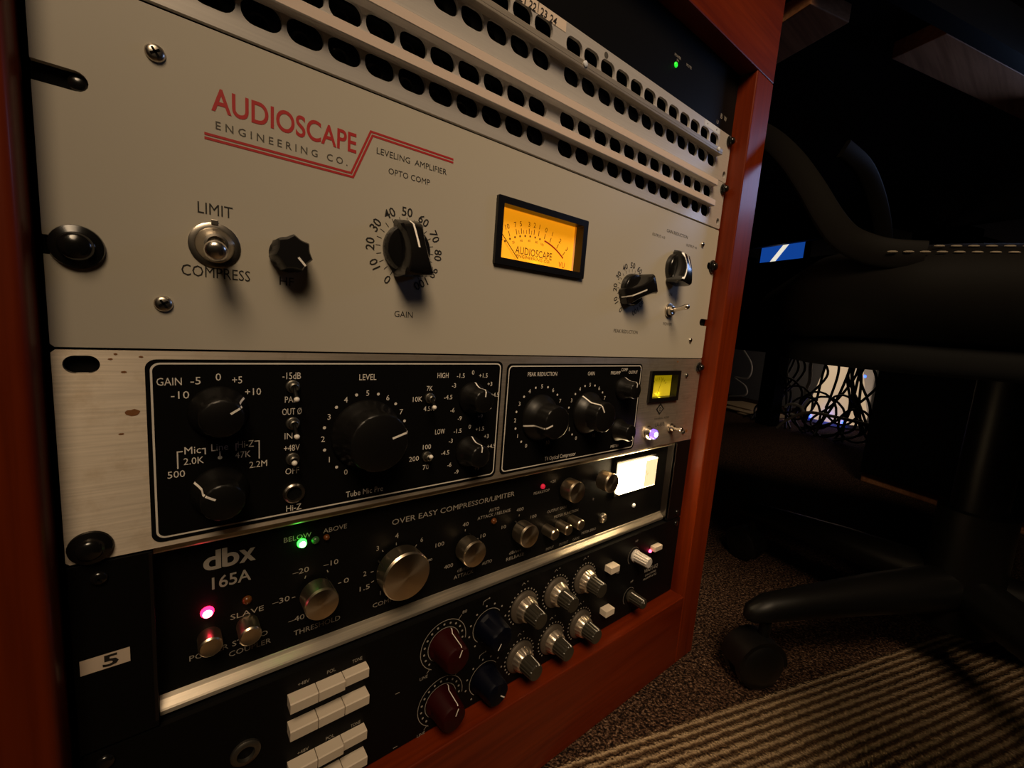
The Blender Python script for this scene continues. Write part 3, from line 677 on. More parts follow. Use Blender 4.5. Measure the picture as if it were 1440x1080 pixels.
# ================================================================== BLACK COMPRESSOR/LIMITER (2U), face set back between silver rails
dx_ = thing('compressor_limiter', 'black rack compressor with turned metal knobs, lit red and green lights, and white meter', 'compressor', (W / 2, 100, -177.6))
Z0, Z1 = -177.4, -89.4; YB = 10.0
MB().box(0, 27, 0, 3, Z0, Z1, 0.4).build('rack_ear', MT['black'], dx_); MB().box(455.4, W, 0, 3, Z0, Z1, 0.4).build('rack_ear', MT['black'], dx_)
MB().box(26.0, 456.4, YB, YB + 2, Z0, Z1).build('faceplate', MT['black'], dx_)
for x0, x1 in ((25.6, 27.0), (455.4, 456.8)): MB().box(x0, x1, -0.1, YB, Z0 + 3, Z1 - 1, 0.2).build('side_cheek', MT['cheek'], dx_)
MB().box(30, 452, YB + 2.2, 240, Z0 + 1, Z1 - 1).build('chassis', MT['void'], dx_)
def rail(profile, x0, x1, name):
    m = MB(); a = [m.v((x0, y, z)) for y, z in profile]; b = [m.v((x1, y, z)) for y, z in profile]; n = len(profile)
    for i in range(n): m.bm.faces.new([a[i], a[(i + 1) % n], b[(i + 1) % n], b[i]])
    m.bm.faces.new(a); m.bm.faces.new(b[::-1]); return m.build(name, MT['alu'], dx_)
lab(rail([(YB, -169.6), (9.3, -169.8), (8.6, -171.3), (5.3, -173.7), (4.8, -174.5), (5.5, -177.2), (YB, -177.3)], 27.2, 455.2, 'trim_rail'), 'lower brushed silver rail')
lab(rail([(YB, -89.6), (4.8, -89.6), (4.8, -92.6), (5.4, -93.4), (YB, -95.8)], 27.2, 455.2, 'trim_rail'), 'upper brushed silver rail')
def D(x, z): k = 246 / 236; return 33.17 + (x - 33.17) * k, 22.25 + (z - 22.25) * k       # shift of marks read on the front plane to the set-back face
t = MB(); t2 = MB(); YD = YB - 0.12
def dl(s_, x, z, h, wd=None, mb=None, bold=0.0): xx, zz = D(x, z); txt(mb or t, s_, xx, zz, h, wd, y=YD, bold=bold)
txt(t2, 'd', 49.4, -105.6, 9.6, 7.4, y=YD, bold=0.026, res=6); txt(t2, 'b', 57.2, -105.6, 9.6, 7.4, y=YD, bold=0.026, res=6); txt(t2, 'x', 64.6, -105.6, 9.6, 7.4, y=YD, bold=0.03, res=6); txt(t2, '165A', 57.6, -118.2, 6.2, 17.0, y=YD, bold=0.012, res=4)
lab(t2.build('logo', MT['dimwhite'], dx_), 'grey lettering dbx 165A')
for s_, x, z, h, wd in (('BELOW', 86.4, -98.6, 2.7, 13.6), ('ABOVE', 105.6, -98.4, 2.7, 13.0), ('\u201320', 88.0, -118.4, 3.0, 8.2), ('\u201310', 103.6, -118.6, 3.0, 8.2), ('0', 112.4, -132.0, 3.0, 3.0), ('\u201330', 78.4, -132.2, 3.0, 8.4), ('\u201340', 86.0, -145.8, 3.0, 8.2), ('THRESHOLD', 97.0, -154.2, 3.0, 25.0),
        ('SLAVE', 63.0, -133.2, 2.8, 14.8), ('POWER', 46.8, -148.2, 2.8, 16.0), ('STEREO', 64.2, -148.0, 2.8, 16.0), ('COUPLER', 64.2, -153.2, 2.8, 19.0),
        ('1', 133.2, -147.4, 3.0, None), ('1.5', 123.4, -140.4, 3.0, 6.2), ('2', 123.2, -131.4, 3.0, None), ('3', 130.6, -117.4, 3.0, None), ('4', 142.6, -112.4, 3.4, None), ('6', 159.8, -119.6, 3.0, None), ('\u221e', 166.6, -135.4, 2.8, 3.2), ('COMPRESSION', 144.0, -154.4, 2.8, 31),
        ('OVER EASY COMPRESSOR/LIMITER', 187.0, -103.0, 3.6, 97.0), ('100', 173.4, -126.6, 2.8, 6.6), ('40', 193.0, -117.2, 2.8, 4.8), ('10', 208.6, -129.6, 2.8, 4.4), ('400', 181.2, -144.6, 2.8, 7.0), ('dB/ms', 193.6, -150.4, 2.5, 10.5), ('ATTACK', 194.0, -154.8, 2.7, 16.5), ('AUTO', 213.8, -151.6, 2.4, 9.0),
        ('AUTO', 217.0, -111.6, 2.4, 9.2), ('ATTACK / RELEASE', 217.6, -115.4, 2.3, 30.0), ('400', 241.8, -117.0, 2.6, 7.0), ('10', 227.2, -127.6, 2.6, 4.2), ('100', 256.4, -126.0, 2.6, 6.2), ('dB/sec', 240.4, -150.8, 2.4, 12.0), ('RELEASE', 240.8, -155.2, 2.6, 18.0),
        ('PEAKSTOP', 263.0, -107.0, 2.2, 17.0), ('OUTPUT GAIN', 282.0, -125.8, 2.4, 22.0), ('METER FUNCTION', 294.0, -132.0, 2.3, 29.0), ('INPUT', 278.0, -158.6, 2.2, 9), ('OUTPUT', 294, -158.6, 2.2, 11), ('GAIN', 309, -158.6, 2.2, 8), ('METER ZERO', 325.5, -155.6, 2.3, 19.0), ('0', 327, -126, 2.3, None), ('+20', 274.5, -100.5, 2.4, 6.0)):
    dl(s_, x, z, h * 1.03, wd * 1.03 if wd else None)
for x, z, dx2, dz2 in ((90.5, -122.0, -0.5, -1.6), (101.6, -122.2, 0.6, -1.6), (107.8, -132.4, 1.8, 0), (83.6, -132.6, 1.8, 0), (142.4, -116.8, 0, -1.8), (133.4, -119.4, 0.8, -1.2), (126.8, -131.6, 1.8, 0), (127.2, -138.4, 1.8, 0.6), (156.4, -122.0, -1, -1.2), (192.9, -120.8, 0, -1.6), (204.6, -130.6, -1.6, -0.4), (241.4, -121.0, 0, -1.6)):
    a = D(x, z); t.band([(a[0], YD, a[1]), (a[0] + dx2, YD, a[1] + dz2)], 0.5)
t.build('printed_lettering', MT['dimwhite'], dx_)
def metal_knob(x, z, R, yf, mark=None):
    h = YB - yf
    k = MB().lathe(x, z, [(R * 0.5, YB), (R * 0.5, YB - 3.2), (R * 0.99, YB - 3.2), (R, yf + 1.6), (R * 0.985, yf + 1.35), (R * 0.985, yf + 1.1), (R, yf + 0.9), (R * 0.955, yf)], 72).build('control_knob', MT['turned'], dx_, (x, YB, z), smooth=25)
    MB().lathe(x, z, [(R * 0.955, yf - 0.02), (R * 0.93, yf - 0.1), (0, yf - 0.1)], 72).build('knob_cap', MT['spun'], k, (x, yf, z), smooth=25)
    if mark is not None:
        a = math.radians(mark); q = MB(); c = Vector((math.sin(a), 0, math.cos(a))); b = Vector((math.cos(a), 0, -math.sin(a))); o = Vector((x, 0, z))
        q.bm.faces.new([q.v(o + c * (R + 0.08) + b * s1 * 0.5 + Vector((0, yy, 0))) for s1, yy in ((-1, YB - 0.5), (1, YB - 0.5), (1, yf + 2.0), (-1, yf + 2.0))]); q.build('pointer_mark', MT['ink'], k)
    return k
metal_knob(98.0, -139.0, 9.0, -5.5, 40); metal_knob(148.6, -139.2, 15.6, -5.2, -60); metal_knob(199.6, -139.4, 9.3, -4.8, 20); metal_knob(250.4, -139.4, 9.0, -4.8, -30)
metal_knob(300.0, -113.2, 9.2, -5.0); metal_knob(345.6, -113.4, 9.0, -5.0)
def push_button(x, z, R, yf): return MB().lathe(x, z, [(R, YB), (R, yf + 0.8), (R * 0.86, yf), (R * 0.8, yf + 0.1), (0, yf + 0.5)], 32).build('push_button', MT['turned'], dx_, (x, YB, z), smooth=25)
push_button(47.5, -146.6, 5.1, 0.4); push_button(64.2, -146.4, 5.1, -1.8)
for x, z in ((281.0, -147.0), (297.0, -147.0), (312.0, -146.0)): push_button(x, z, 4.7, -2.4)
led(dx_, 46.9, -132.6, YB, 2.9, 'led_red', 'bright red power light', dome=1.2); led(dx_, 64.2, -132.4, YB, 2.3, 'led_off_amber', 'unlit amber slave light')
led(dx_, 90.7, -107.6, YB, 2.5, 'led_green', 'bright green below light', dome=1.2); led(dx_, 97.8, -107.8, YB, 2.2, 'led_off_green', 'unlit green light'); led(dx_, 103.8, -107.6, YB, 1.7, 'led_off_amber', 'unlit red above light')
led(dx_, 225.0, -126.6, YB, 2.4, 'led_off_amber', 'unlit amber auto light'); led(dx_, 273.1, -107.9, YB, 2.1, 'led_red_dim', 'dim red peak light')
jk = MB().lathe(355.0, -154.0, [(4.6, YB), (4.6, YB - 2.2), (3.6, YB - 3.2), (2.6, YB - 2.6), (2.4, YB - 1), (0, YB - 1)], 28).build('trim_bush', MT['nickel'], dx_, (355, YB, -154), smooth=40)
screw(dx_, 404.3, -152.3, YB, 2.2, 'box_w', 'white_pin', False)
mt = MB().prism(rrect(364.6, 429.0, -134.2, -99.6, 0.6), 6.0, YB, [rrect(367.0, 426.6, -131.6, -102.2, 0.4)]).build('vu_meter', MT['satin'], dx_, (397, YB, -117))
lab(mt, 'lit white meter')
MB().box(367.4, 426.2, 2.5, YB - 0.2, -131.2, -102.6, 0.3).build('dial_face', MT['vu_white'], mt)
q = MB(); q.face([(406.0, 2.4, -130.9), (425.8, 2.4, -130.9), (425.8, 2.4, -102.9), (406.0, 2.4, -102.9)]); q.build('dial_side_shade', MT['vu_cream'], mt)  # dimmer cream strip that paints shade onto the right part of the dial
q = MB()
for i in range(11): a = math.radians(-45 + 9 * i); q.band([(397 + 18 * math.sin(a), 2.3, -131 + 18 * math.cos(a)), (397 + 21 * math.sin(a), 2.3, -131 + 21 * math.cos(a))], 0.5)
q.band([(385, 2.3, -128), (391, 2.3, -109)], 0.5); q.build('meter_scale', mat('pale_scale_ink', (0.45, 0.32, 0.16), 0.6), mt)
q = MB(); q.face([(2.0, -0.1, -132.2), (18.0, -0.1, -132.2), (18.0, -0.1, -139.2), (2.0, -0.1, -139.2)]); st = lab(q.build('number_sticker', MT['tape_pale'], dx_), 'pale sticker with the number 5')
q = MB(); txt(q, '5', 11.6, -135.7, 5.0, 5.2, y=-0.2, bold=0.03); q.build('sticker_digit', MT['ink'], st)
for x, z in ((9.5, -96.5), (473.4, -171.0)): screw(dx_, x, z, 0, 3.0, 'gloss', 'mounting_bolt', True)

# ================================================================== BLACK EQUALISER PREAMP (2U)
eq = thing('equalizer', 'black rack equaliser at the bottom with ribbed knobs and ivory buttons', 'equalizer', (W / 2, 100, -267.2))
MB().prism(plate_outline(0, W, -267.0, -178.6), 0, 3).build('faceplate', MT['black'], eq)
MB().box(20, 462, 4.6, 240, -266, -180).build('chassis', MT['void'], eq)
t = MB()
for ci, dz in ((0, 0), (1, -44.3)):
    t_z = -203.0 + dz
    for kx in (254.0, 290.0, 326.0):
        dots(t, kx, -202.2 + dz, 15.1, [-140 + 14 * i for i in range(21)], 0.72)
        t.band([(kx - 3.6, -0.12, -202.2 + dz + 19.4), (kx - 1.8, -0.12, -202.2 + dz + 21.2), (kx, -0.12, -202.2 + dz + 19.6)], 0.4); t.disc(kx + 2.4, -202.2 + dz + 21.2, 0.6, -0.12, 8)
    dots(t, 181.1, -203.3 + dz, 15.3, [-135 + 19 * i for i in range(13)], 0.8)
    for r in (18.0, 12.4): t.band([(181.1 + r * math.sin(math.radians(a)), -0.12, -203.3 + dz + r * math.cos(math.radians(a))) for a in range(-150, 106, 8)], 0.42)
    t.band([(192.0, -0.12, -203.3 + dz + 14.4), (194.6, -0.12, -203.3 + dz + 17.4)], 0.4); txt(t, '80', 197.0, -203.3 + dz + 18.8, 2.2, 3.8)
    t.band([(171.0, -0.12, -203.3 + dz - 14.4), (168.6, -0.12, -203.3 + dz - 17.0)], 0.4); txt(t, 'LINE', 166.5, -203.3 + dz - 19.0, 2.2, 6)
    dots(t, 218.9, -204.3 + dz, 16.7, [-140, -100, -70, -40, -8, 18, 48, 85], 0.8)
    t.band([(213.0, -0.12, -204.3 + dz + 18.8), (213.4, -0.12, -204.3 + dz + 21.4), (217.6, -0.12, -204.3 + dz + 22.4)], 0.42); t.disc(218.6, -204.3 + dz + 22.4, 0.7, -0.12, 8)
    t.band([(218.9 + 13.4 * math.sin(math.radians(a)), -0.12, -204.3 + dz + 13.4 * math.cos(math.radians(a))) for a in range(-140, 60, 8)], 0.42)
    for s_, x in (('+48V', 90.0), ('POL', 105.0), ('TONE', 120.2)): txt(t, s_, x, -186.8 + dz, 2.2, 6.0 if len(s_) > 3 else 4.8)
    txt(t, 'HP', 402.6, -186.0 + dz, 2.2, 4.2); txt(t, 'EQ', 376.5, -212.0 + dz * 0.97, 2.0, 3.6)
    t.band([(146.0, -0.12, -224.2 + dz * 0.92), (149.0, -0.12, -224.2 + dz * 0.92)], 0.5)
    t.band([(400.0 + 9.2 * math.sin(math.radians(a)), -0.12, -201.4 + dz + 9.2 * math.cos(math.radians(a))) for a in range(-140, 60, 10)], 0.3)
t.build('printed_lettering', MT['dimwhite'], eq)
t = MB(); txt(t, 'WA273-EQ', 435.5, -226.0, 4.2, 25); txt(t, 'DUAL CHANNEL', 436, -231.6, 2.2, 20); txt(t, 'PREAMP & EQ', 435, -235.6, 2.2, 24); txt(t, 'POWER', 442.0, -207.6, 2.0, 9); t.build('model_lettering', MT['dimwhite'], eq)
def concentric(x, z, ang, capmat='gripgrey'):
    k = MB().lathe(x, z, [(13.4, 0), (13.4, -1.2), (12.6, -2.0), (9.9, -3.4), (0, -3.4)], 56).build('control_knob', MT['flange'], eq, (x, 0, z), smooth=35)
    MB().lathe(x, z, [(10.2, -3.0), (9.8, -4.2), (8.6, -8.4), (7.8, -9.2), (0, -9.2)], 96, rad=lambda t_, r, i: r * (1 + (0.02 if math.cos(16 * t_) > 0 else -0.02) * (1 if i in (1, 2) else 0))).build('outer_ring', MT['ringsilver'], k, (x, 0, z), smooth=30)
    MB().lathe(x, z, [(7.3, -9.0), (7.2, -11), (6.6, -20.6), (6.0, -21.4), (0, -21.4)], 96, rad=lambda t_, r, i: r * (1 + (0.025 if math.cos(16 * t_) > -0.2 else -0.05) * (1 if i in (1, 2) else 0.0))).build('inner_grip', MT[capmat], k, (x, 0, z), smooth=25)
    profile_line(k, x, z, ang, [(7.65, -11), (6.95, -20.7), (6.1, -21.55)], 0.9)
    return k
for kx, a0, a1 in ((254.0, 20, 20), (290.0, -12, 18), (326.0, 8, 10)): concentric(kx, -202.2, a0); concentric(kx, -246.5, a1)
def marconi(x, z, ang, m, la_):
    a = math.radians(ang)
    def rad(t_, r, i):
        c = math.cos(t_ - a - PI)
        return r * (1 - 0.10 * max(0, math.cos(3 * (t_ - a))) if i in (2, 3, 4) else 1)
    k = MB().lathe(x, z, [(11.8, 0), (11.8, -2.0), (11.0, -4.0), (9.8, -16.6), (9.0, -18.4), (8.0, -19.0), (0, -19.0)], 72, rad=rad).build('control_knob', MT[m], eq, (x, 0, z), smooth=35)
    lab(k, la_)
    profile_line(k, x, z, ang, [(11.95, -0.6), (11.95, -2.1), (10.1, -4.2), (9.0, -16.6), (7.5, -19.14), (2.5, -19.14)], 0.8)
    return k
marconi(181.1, -203.3, 22, 'redknob', 'dark red knob'); marconi(181.1, -247.6, 22, 'redknob', 'dark red knob')
marconi(218.9, -204.3, -150, 'blueknob', 'navy blue knob'); marconi(218.9, -248.6, 130, 'blueknob', 'navy blue knob')
for r_ in range(4):
    for c_ in range(3):
        x0 = 81.6 + 14.75 * c_; zt = (-190.2, -207.2, -233.2, -250.2)[r_]
        dpt = -8.0 if not (c_ == 2 and r_ in (0, 2)) else -6.2
        m = MB(); w_ = 14.3
        pr = [(0, zt + 0.0), (dpt + 0.6, zt), (dpt, zt - 0.6), (dpt + 0.4, zt - 6.4), (0, zt - 6.6)]
        a = [m.v((x0, y, z)) for y, z in pr]; b = [m.v((x0 + w_, y, z)) for y, z in pr]
        for i in range(5): m.bm.faces.new([a[i], a[(i + 1) % 5], b[(i + 1) % 5], b[i]])
        m.bm.faces.new(a); m.bm.faces.new(b[::-1]); m.build('push_button', MT['ivory'], eq, (x0 + 7, 0, zt - 3))
for x0, z0 in ((354.6, -203.4), (354.2, -247.6)): MB().box(x0, x0 + 12.4, -8.2, 0, z0, z0 + 6.2, 0.3).build('push_button', MT['ivory'], eq, (x0 + 6, 0, z0 + 3))
MB().box(429.0, 442.5, -6, 0, -203.4, -198.4, 0.3).build('power_button', MT['ivory'], eq, (436, 0, -201))
led(eq, 428.4, -204.2, 0, 1.7, 'led_red_s', 'lit red power light', dome=1.0)
for (x, z, m, a) in ((402.0, -201.6, 'paleknob', 20), (402.0, -245.8, 'gripgrey', -20)):
    k = MB().lathe(x, z, [(6.6, 0), (6.6, -1.8), (5.6, -2.6), (5.2, -16.4), (4.6, -17.4), (0, -17.4)], 60, rad=lambda t_, r, i: r * (1 + (0.03 if math.cos(12 * t_) > -0.2 else -0.05) * (1 if i in (2, 3) else 0.0))).build('control_knob', MT[m], eq, (x, 0, z), smooth=25)
    profile_line(k, x, z, a, [(5.9, -2.8), (5.5, -16.4), (4.6, -17.55), (1, -17.55)], 0.8)
for z in (-213.5, -252.0):
    j = MB().lathe(61.5, z, [(7.0, 0), (7.0, -1.4), (6.0, -2.2), (4.2, -2.2), (3.8, 1), (0, 1)], 32).build('input_jack', MT['nutmetal'], eq, (61.5, 0, z), smooth=40)
for x, z in ((8, -184.6), (8, -261), (474.6, -184.6)): screw(eq, x, z, 0, 3.4, 'gloss', 'mounting_bolt', False)

# ================================================================== DESK OVER THE RACK'S RIGHT SIDE
UP = Vector((0, 0, 1))
dk = thing('desk', 'dark desk overhead with brown wooden rails under its top', 'desk', room(900, 300, FZ))
q = MB(); rbox(q, 560, 1850, 140, 720, 415, 440); q.build('desk_top', MT['darkdesk'], dk)
q = MB(); rbox(q, 560, 1850, 121, 139.8, 395.2, 440); q.build('front_fascia', MT['darkdesk'], dk)
q = MB(); rbox(q, 752, 1700, 140, 196, 395, 414.8, 1); q.build('under_rail', MT['deskwood'], dk)
q = MB(); rbox(q, 575, 640, 178, 500, 395, 414.8, 1); q.build('under_rail', MT['deskwood'], dk)
q = MB(); rbox(q, 1800, 1840, 150, 200, FZ, 415); q.build('desk_leg', MT['darkdesk'], dk)
q = MB(); rbox(q, 1800, 1840, 660, 700, FZ, 415); q.build('desk_leg', MT['darkdesk'], dk)

# ================================================================== OFFICE CHAIR
HX, HY = 765.0, -206.0
oc = thing('office_chair', 'black leather office chair with beige stitched seat beside the rack', 'office chair', (HX, HY, FZ))
ca = math.atan2(126, -225)                      # direction of the star leg nearest the rack
for i in range(5):
    a = ca + i * 2 * PI / 5; d = Vector((math.cos(a), math.sin(a), 0)); h0 = Vector((HX, HY, FZ))
    L = MB().tube([h0 + d * 20 + UP * 105, h0 + d * 120 + UP * 100, h0 + d * 215 + UP * 92, h0 + d * 255 + UP * 88, h0 + d * 274 + UP * 82, h0 + d * 281 + UP * 77], [26, 22, 17, 15, 11, 4], 14).build('base_leg', MT['chairmetal'], oc, tuple(h0 + d * 255 + UP * 84), smooth=60)
    cpos = h0 + d * 255; sd = d.cross(UP)
    cs = MB().tube([cpos + UP * 72, cpos + UP * 50], 6, 10)
    cs = cs.build('caster', MT['chairmetal'], L, tuple(cpos + UP * 30), smooth=60)
    pts = lambda off: [cpos + sd * off_ + UP * 27 for off_ in off]
    for o_ in (-1, 1):
        b_ = cpos + UP * 27 + d * 8
        MB().tube([b_ + sd * o_ * 4, b_ + sd * o_ * 5.5, b_ + sd * o_ * 14, b_ + sd * o_ * 17.5, b_ + sd * o_ * 18.5], [22, 26.5, 26.5, 22, 10], 28).build('caster_wheel', MT['satin'], L, tuple(b_), smooth=50)
    hood = MB(); b_ = cpos + UP * 27 + d * 8
    ring = []
    for o_ in (-15, 15):
        ring.append([b_ + sd * o_ + d * (-30 * math.cos(math.radians(g))) + UP * (30 * math.sin(math.radians(g))) for g in range(0, 181, 18)])
    va = [hood.v(p) for p in ring[0]]; vb = [hood.v(p) for p in ring[1]]
    for k in range(len(va) - 1): hood.bm.faces.new([va[k], va[k + 1], vb[k + 1], vb[k]])
    hood.bm.faces.new(va); hood.bm.faces.new(vb)
    hood.build('caster_hood', MT['satin'], L, smooth=40)
MB().tube([(HX, HY, FZ + 60), (HX, HY, FZ + 200), (HX, HY, FZ + 201), (HX, HY, FZ + 390)], [36, 34, 24, 24], 24).build('gas_column', MT['chairmetal'], oc, smooth=50)
# seat, turned so that its stitched edge faces the rack
n_ = Vector((-0.88, -0.47, 0)).normalized(); e_ = Vector((0.47, -0.88, 0)).normalized(); c0 = Vector((HX, HY, 0))
def seat_mesh(half_n, half_e, z0, z1, rnd, corner=90):
    t = bmesh.new(); out = []
    ol = rrect(-half_e, half_e, -half_n, half_n, corner, 8)
    layers = []
    H = z1 - z0
    for f, ins in ((0, rnd * 0.9), (0.12, rnd * 0.35), (0.35, 0), (0.62, 0), (0.82, rnd * 0.30), (0.95, rnd * 0.8), (1.0, rnd * 1.6)):
        k1 = (half_e - ins) / half_e; k2 = (half_n - ins) / half_n
        layers.append([t.verts.new(c0 + e_ * (p[0] * k1) + n_ * (p[1] * k2) + UP * (z0 + H * f)) for p in ol])
    for a, b in zip(layers, layers[1:]):
        for i in range(len(a)): t.faces.new([a[i], a[(i + 1) % len(a)], b[(i + 1) % len(a)], b[i]])
    t.faces.new(layers[0][::-1]); t.faces.new(layers[-1]); return t
sp = MB().add(seat_mesh(232, 240, 30, 112, 26)).build('seat_cushion', MT['leather'], oc, (HX, HY, 60), smooth=60)
MB().add(seat_mesh(215, 225, 6, 30, 6, 70)).build('seat_pan', MT['void'], oc, (HX, HY, 15), smooth=40)
q = MB()
for hh, zz in ((215.6, 105.2), (222.4, 99.6)):
    for i in range(38):
        x_ = -190 + 10 * i; p = c0 + n_ * hh + e_ * x_ + UP * zz
        q.tube([p - e_ * 3.2, p - e_ * 1.6 + n_ * 0.5, p + e_ * 1.6 + n_ * 0.5, p + e_ * 3.2], [0.3, 0.65, 0.65, 0.3], 6)
lab(q.build('stitching', MT['thread'], sp), 'two rows of beige stitches')
# bent arm strap that climbs from the seat's left edge to the arm pad, mirrored on the far side; backrest at the seat's rear
def arm(mirror):
    sp_ = [(492, -160, 97), (484, -141, 99), (481, -126, 104), (484, -109, 115), (500, -89, 138), (517, -65, 172), (532, -38, 207), (545, -8, 238), (557, 25, 262), (566, 62, 276)]
    pts = wavy(sp_, 4)
    if mirror: pts = [p - n_ * (2 * (p - c0).dot(n_)) + e_ * 150 for p in pts]
    m = MB(); prev = None
    for i, c in enumerate(pts):
        d = (pts[min(i + 1, len(pts) - 1)] - pts[max(i - 1, 0)]).normalized(); s2 = d.cross(n_).normalized(); o2 = s2.cross(d)
        cur = [m.v(c + s2 * a_ + o2 * b_) for a_, b_ in ((11, 2.0), (9, 3.6), (-9, 3.6), (-11, 2.0), (-11, -3), (11, -3))]
        if prev:
            for k in range(6): m.bm.faces.new([prev[k], prev[(k + 1) % 6], cur[(k + 1) % 6], cur[k]])
        else: m.bm.faces.new(cur[::-1])
        prev = cur
    m.bm.faces.new(prev)
    br = m.build('arm_strap', MT['bronze'], oc, smooth=50)
def wavy(pts, n=8):
    """smooth curve through points"""
    P_ = [Vector(p) for p in pts]; out = []
    for i in range(len(P_) - 1):
        p0, p1, p2, p3 = P_[max(i - 1, 0)], P_[i], P_[i + 1], P_[min(i + 2, len(P_) - 1)]
        for k in range(n):
            t_ = k / n; out.append(0.5 * ((2 * p1) + (-p0 + p2) * t_ + (2 * p0 - 5 * p1 + 4 * p2 - p3) * t_ * t_ + (-p0 + 3 * p1 - 3 * p2 + p3) * t_ ** 3))
    return out + [P_[-1]]
arm(False); arm(True)
bk = MB()
ol = rrect(-225, 225, 130, 640, 80, 8); lay = []
for off, ins in ((238, 14), (246, 2), (268, 0), (286, 14)):
    lay.append([bk.v(c0 + n_ * (p[0] * (1 - ins / 225)) + e_ * (off + (p[1] - 130) * 0.16) + UP * (385 + (p[1] - 385) * (1 - ins / 255))) for p in ol])
for a, b in zip(lay, lay[1:]):
    for i in range(len(a)): bk.bm.faces.new([a[i], a[(i + 1) % len(a)], b[(i + 1) % len(a)], b[i]])
bk.bm.faces.new(lay[0][::-1]); bk.bm.faces.new(lay[-1])
bk.build('backrest', MT['leather'], oc, smooth=60)
q = MB(); q.tube([c0 + e_ * 150 + UP * 10, c0 + e_ * 240 + UP * 16, c0 + e_ * 296 + UP * 70, c0 + e_ * 320 + UP * 220], [22, 22, 22, 18], 12); q.build('back_bracket', MT['chairmetal'], oc, smooth=60)

# made-up black case outside the view on the right, added to shade the carpet
fc = thing('shade_case', 'made-up black case out of view, added to shade the carpet', 'case', (290, -500, FZ))
ce = Vector((0.755, 0.657, 0)); cnn = Vector((0.656, -0.754, 0)); ca0 = Vector((316, -280, FZ)) + ce * 22
def cbox(a0, a1, n0, n1, z0, z1, b):
    t = bmesh.new(); bmesh.ops.create_cube(t, size=1)
    bmesh.ops.transform(t, matrix=Matrix.Translation(((a0 + a1) / 2, (n0 + n1) / 2, (z0 + z1) / 2)) @ Matrix.Diagonal((a1 - a0, n1 - n0, z1 - z0, 1)), verts=t.verts)
    bmesh.ops.bevel(t, geom=t.edges[:], offset=b, segments=2, profile=0.5, affect='EDGES')
    return t
cm = Matrix((ce, cnn, UP)).transposed().to_4x4(); cm.translation = ca0
MB().add(cbox(-270, 0, 0, 340, 0.3, 380, 6), cm).build('shade_case_body', MT['void'], fc)
MB().add(cbox(-270, 0, 0, 340, 382, 464, 6), cm).build('shade_case_lid', MT['void'], fc)
MB().add(cbox(-200, -80, -6, -0.3, 180, 240, 2), cm).build('shade_case_handle', MT['blackmetal'], fc)

# ================================================================== FAR SIDE OF THE ROOM
fd = thing('desk', 'black desk at the far side of the room with a front panel', 'desk', room(1950, 900, FZ))
q = MB(); rbox(q, 1890, 2500, 560, 1700, 360, 385); q.build('desk_top', MT['darkdesk'], fd)
q = MB(); rbox(q, 1900, 1920, 700, 1600, -22, 360); q.build('front_panel', MT['darkdesk'], fd)
q = MB(); rbox(q, 1900, 1960, 1165, 1238, FZ, -22); q.build('desk_leg', MT['darkdesk'], fd)
q = MB(); rbox(q, 1900, 1960, 590, 650, FZ, 360); q.build('desk_leg', MT['darkdesk'], fd)
q = MB(); rbox(q, 1960, 1985, 700, 1660, 474, 1000); q.build('hutch_panel', MT['hutch'], fd)
for v_ in (700, 1620): q = MB(); rbox(q, 1960, 2200, v_, v_ + 30, 385.2, 474); q.build('hutch_side', MT['darkdesk'], fd)
mn = thing('monitor', 'blue lit computer screen with a white diagonal stripe on the far desk', 'monitor', room(2050, 1340, 385))
q = MB(); rbox(q, 2050, 2080, 1235, 1480, 396, 560, 2); q.build('screen_housing', MT['darkdesk'], mn)
q = MB(); q.bm.faces.new([q.v(room(2049, v_, z_)) for v_, z_ in ((1245, 402), (1470, 402), (1470, 554), (1245, 554))]); q.build('screen', MT['screen'], mn)
q = MB(); q.bm.faces.new([q.v(room(2048, v_, z_)) for v_, z_ in ((1425, 402), (1395, 402), (1270, 554), (1300, 554))]); q.build('screen_stripe', MT['screen_w'], mn)
q = MB(); rbox(q, 2040, 2110, 1290, 1400, 385.2, 397); q.build('screen_stand', MT['darkdesk'], mn)
cn = thing('cone_lamp', 'glowing white cone-shaped lamp on the floor behind the cables', 'lamp', room(2380, 1190, FZ))
cp = Vector(room(2380, 1190, FZ))
MB().tube([cp + UP * 22, cp + UP * 60, cp + UP * 150, cp + UP * 300, cp + UP * 460], [118, 122, 100, 72, 46], 36).build('lamp_shade', MT['cone'], cn, smooth=60)
MB().tube([cp, cp + UP * 6, cp + UP * 21], [112, 128, 124], 32).build('lamp_base', MT['box_w'], cn, smooth=40)
for dv, du in ((48, -112), (-92, -82)):
    p = cp + U * du + V * dv + UP * 30; MB().tube([p - U * 12, p - U * 4, p + U * 4], [3, 6, 6], 12).build('base_light', MT['led_blue'], cn)
mw = thing('modem', 'white upright box with blue lights right of the cone lamp', 'modem', room(2550, 1180, FZ))
q = MB(); rbox(q, 2525, 2575, 1130, 1235, FZ, 60, 6); q.build('housing', MT['box_w'], mw)
for z_ in (-108, -224): 
    p = Vector(room(2524, 1176, z_)); MB().tube([p, p + U * 4], 7, 12).build('status_light', MT['led_blue'], mw)
lamp('cone_fill_light', 'POINT', room(2150, 1230, 150), room(2150, 1230, 0), 0.45, (1.0, 0.78, 0.55), shadow_soft_size=0.05)  # added warm fill standing in front of the cone to brighten it
lamp('blue_base_glow', 'POINT', room(2235, 1140, FZ + 60), room(2235, 1140, 0), 0.05, (0.12, 0.16, 1.0), shadow_soft_size=0.02)
pp = thing('paper_pile', 'tan folded papers lying on the floor under the far desk', 'papers', room(2100, 1400, FZ))
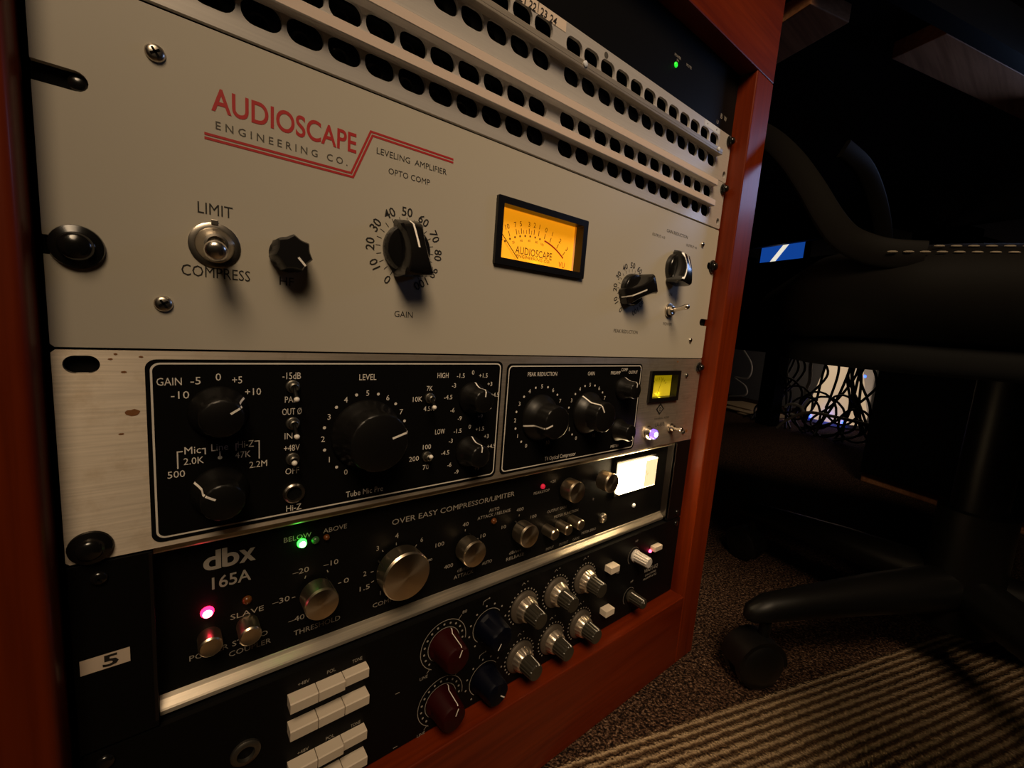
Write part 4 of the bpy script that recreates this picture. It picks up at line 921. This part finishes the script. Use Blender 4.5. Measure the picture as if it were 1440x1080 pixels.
for i, (u_, v_, s_) in enumerate(((2080, 1330, 90), (2120, 1440, 110), (2200, 1540, 120), (2060, 1260, 60))):
    q = MB(); rbox(q, u_ - s_, u_ + s_ * 0.8, v_ - s_, v_ + s_, FZ + 3 + 7 * i, FZ + 9 + 7 * i, 1); q.build('sheet', MT['paperc'], pp)
tg = MB(); rnd = random.Random(11)
for i in range(20):
    v0 = 860 + 330 * rnd.random(); v1 = v0 + rnd.uniform(-160, 160); uu = 1985 + 60 * rnd.random()
    tg.tube(wavy([room(uu, v0, -5), room(uu + 10, v0 + rnd.uniform(-60, 60), -90), room(uu, (v0 + v1) / 2, -190 - 60 * rnd.random()), room(uu - 10, v1, -300), room(uu - 60, v1 + rnd.uniform(-90, 90), FZ + 6)]), 5.0, 7)
for i in range(7):
    v0 = 860 + 330 * (i + rnd.random()) / 7; z0 = -150 - 130 * rnd.random(); r0 = 55 + 40 * rnd.random()
    tg.tube([room(1975 + 10 * rnd.random(), v0 + r0 * math.cos(2 * PI * k / 20), z0 + r0 * math.sin(2 * PI * k / 20)) for k in range(20)], 4.6, 7, closed=True)
tag(tg.build('cable_tangle', MT['cable'], smooth=60), 'tangle of thin black cables hanging in front of the glowing cone lamp', 'cables', kind='stuff')
q = MB().tube(wavy([room(1880, 1110, FZ + 8), room(1875, 1070, -300), room(1870, 985, -248), room(1865, 880, -240), room(1860, 740, -242)]), 6, 8)
tag(q.build('cable', MT['cable_g'], smooth=60), 'grey cable arching across the front of the black cable tangle', 'cable')
q = MB().tube(wavy([room(2040, 1110, 0), room(2040, 1120, -60), room(2040, 1112, -130), room(2040, 1120, -190), room(2030, 1060, -210)]), 7, 8)
tag(q.build('cable', MT['cable_w'], smooth=60), 'white cable hanging down right beside the far desk leg', 'cable')
q = MB().tube(wavy([room(2300, 1720, -20), room(2300, 1640, -110), room(2300, 1650, -190), room(2300, 1740, -200), room(2300, 1660, -240), room(2300, 1650, -290), room(2300, 1760, -320)]), 5, 8)
tag(q.build('cable', MT['cable_w'], smooth=60), 'white looped cable against the grey wall left of the far desk leg', 'cable')
q = MB().tube([Vector(room(1965, 1108, -262)) + V * (42 * math.cos(2 * PI * k / 24)) + UP * (24 * math.sin(2 * PI * k / 24)) for k in range(20)], 6, 8)
tag(q.build('cable', MT['cable_w'], smooth=60), 'short curl of white cable low beside the far desk leg', 'cable')
cb = thing('cabinet', 'dark wooden cabinet in shadow right of the cables', 'cabinet', room(1600, 500, FZ))
q = MB(); rbox(q, 1500, 1785, 60, 550, FZ, 20, 3); q.build('body', MT['deskwood'], cb)
q = MB(); rbox(q, 1484, 1499.5, 64, 546, FZ + 30, 14, 2); q.build('door', MT['darkdesk'], cb)

for o in bpy.data.objects:
    if '_o' in o: del o['_o']
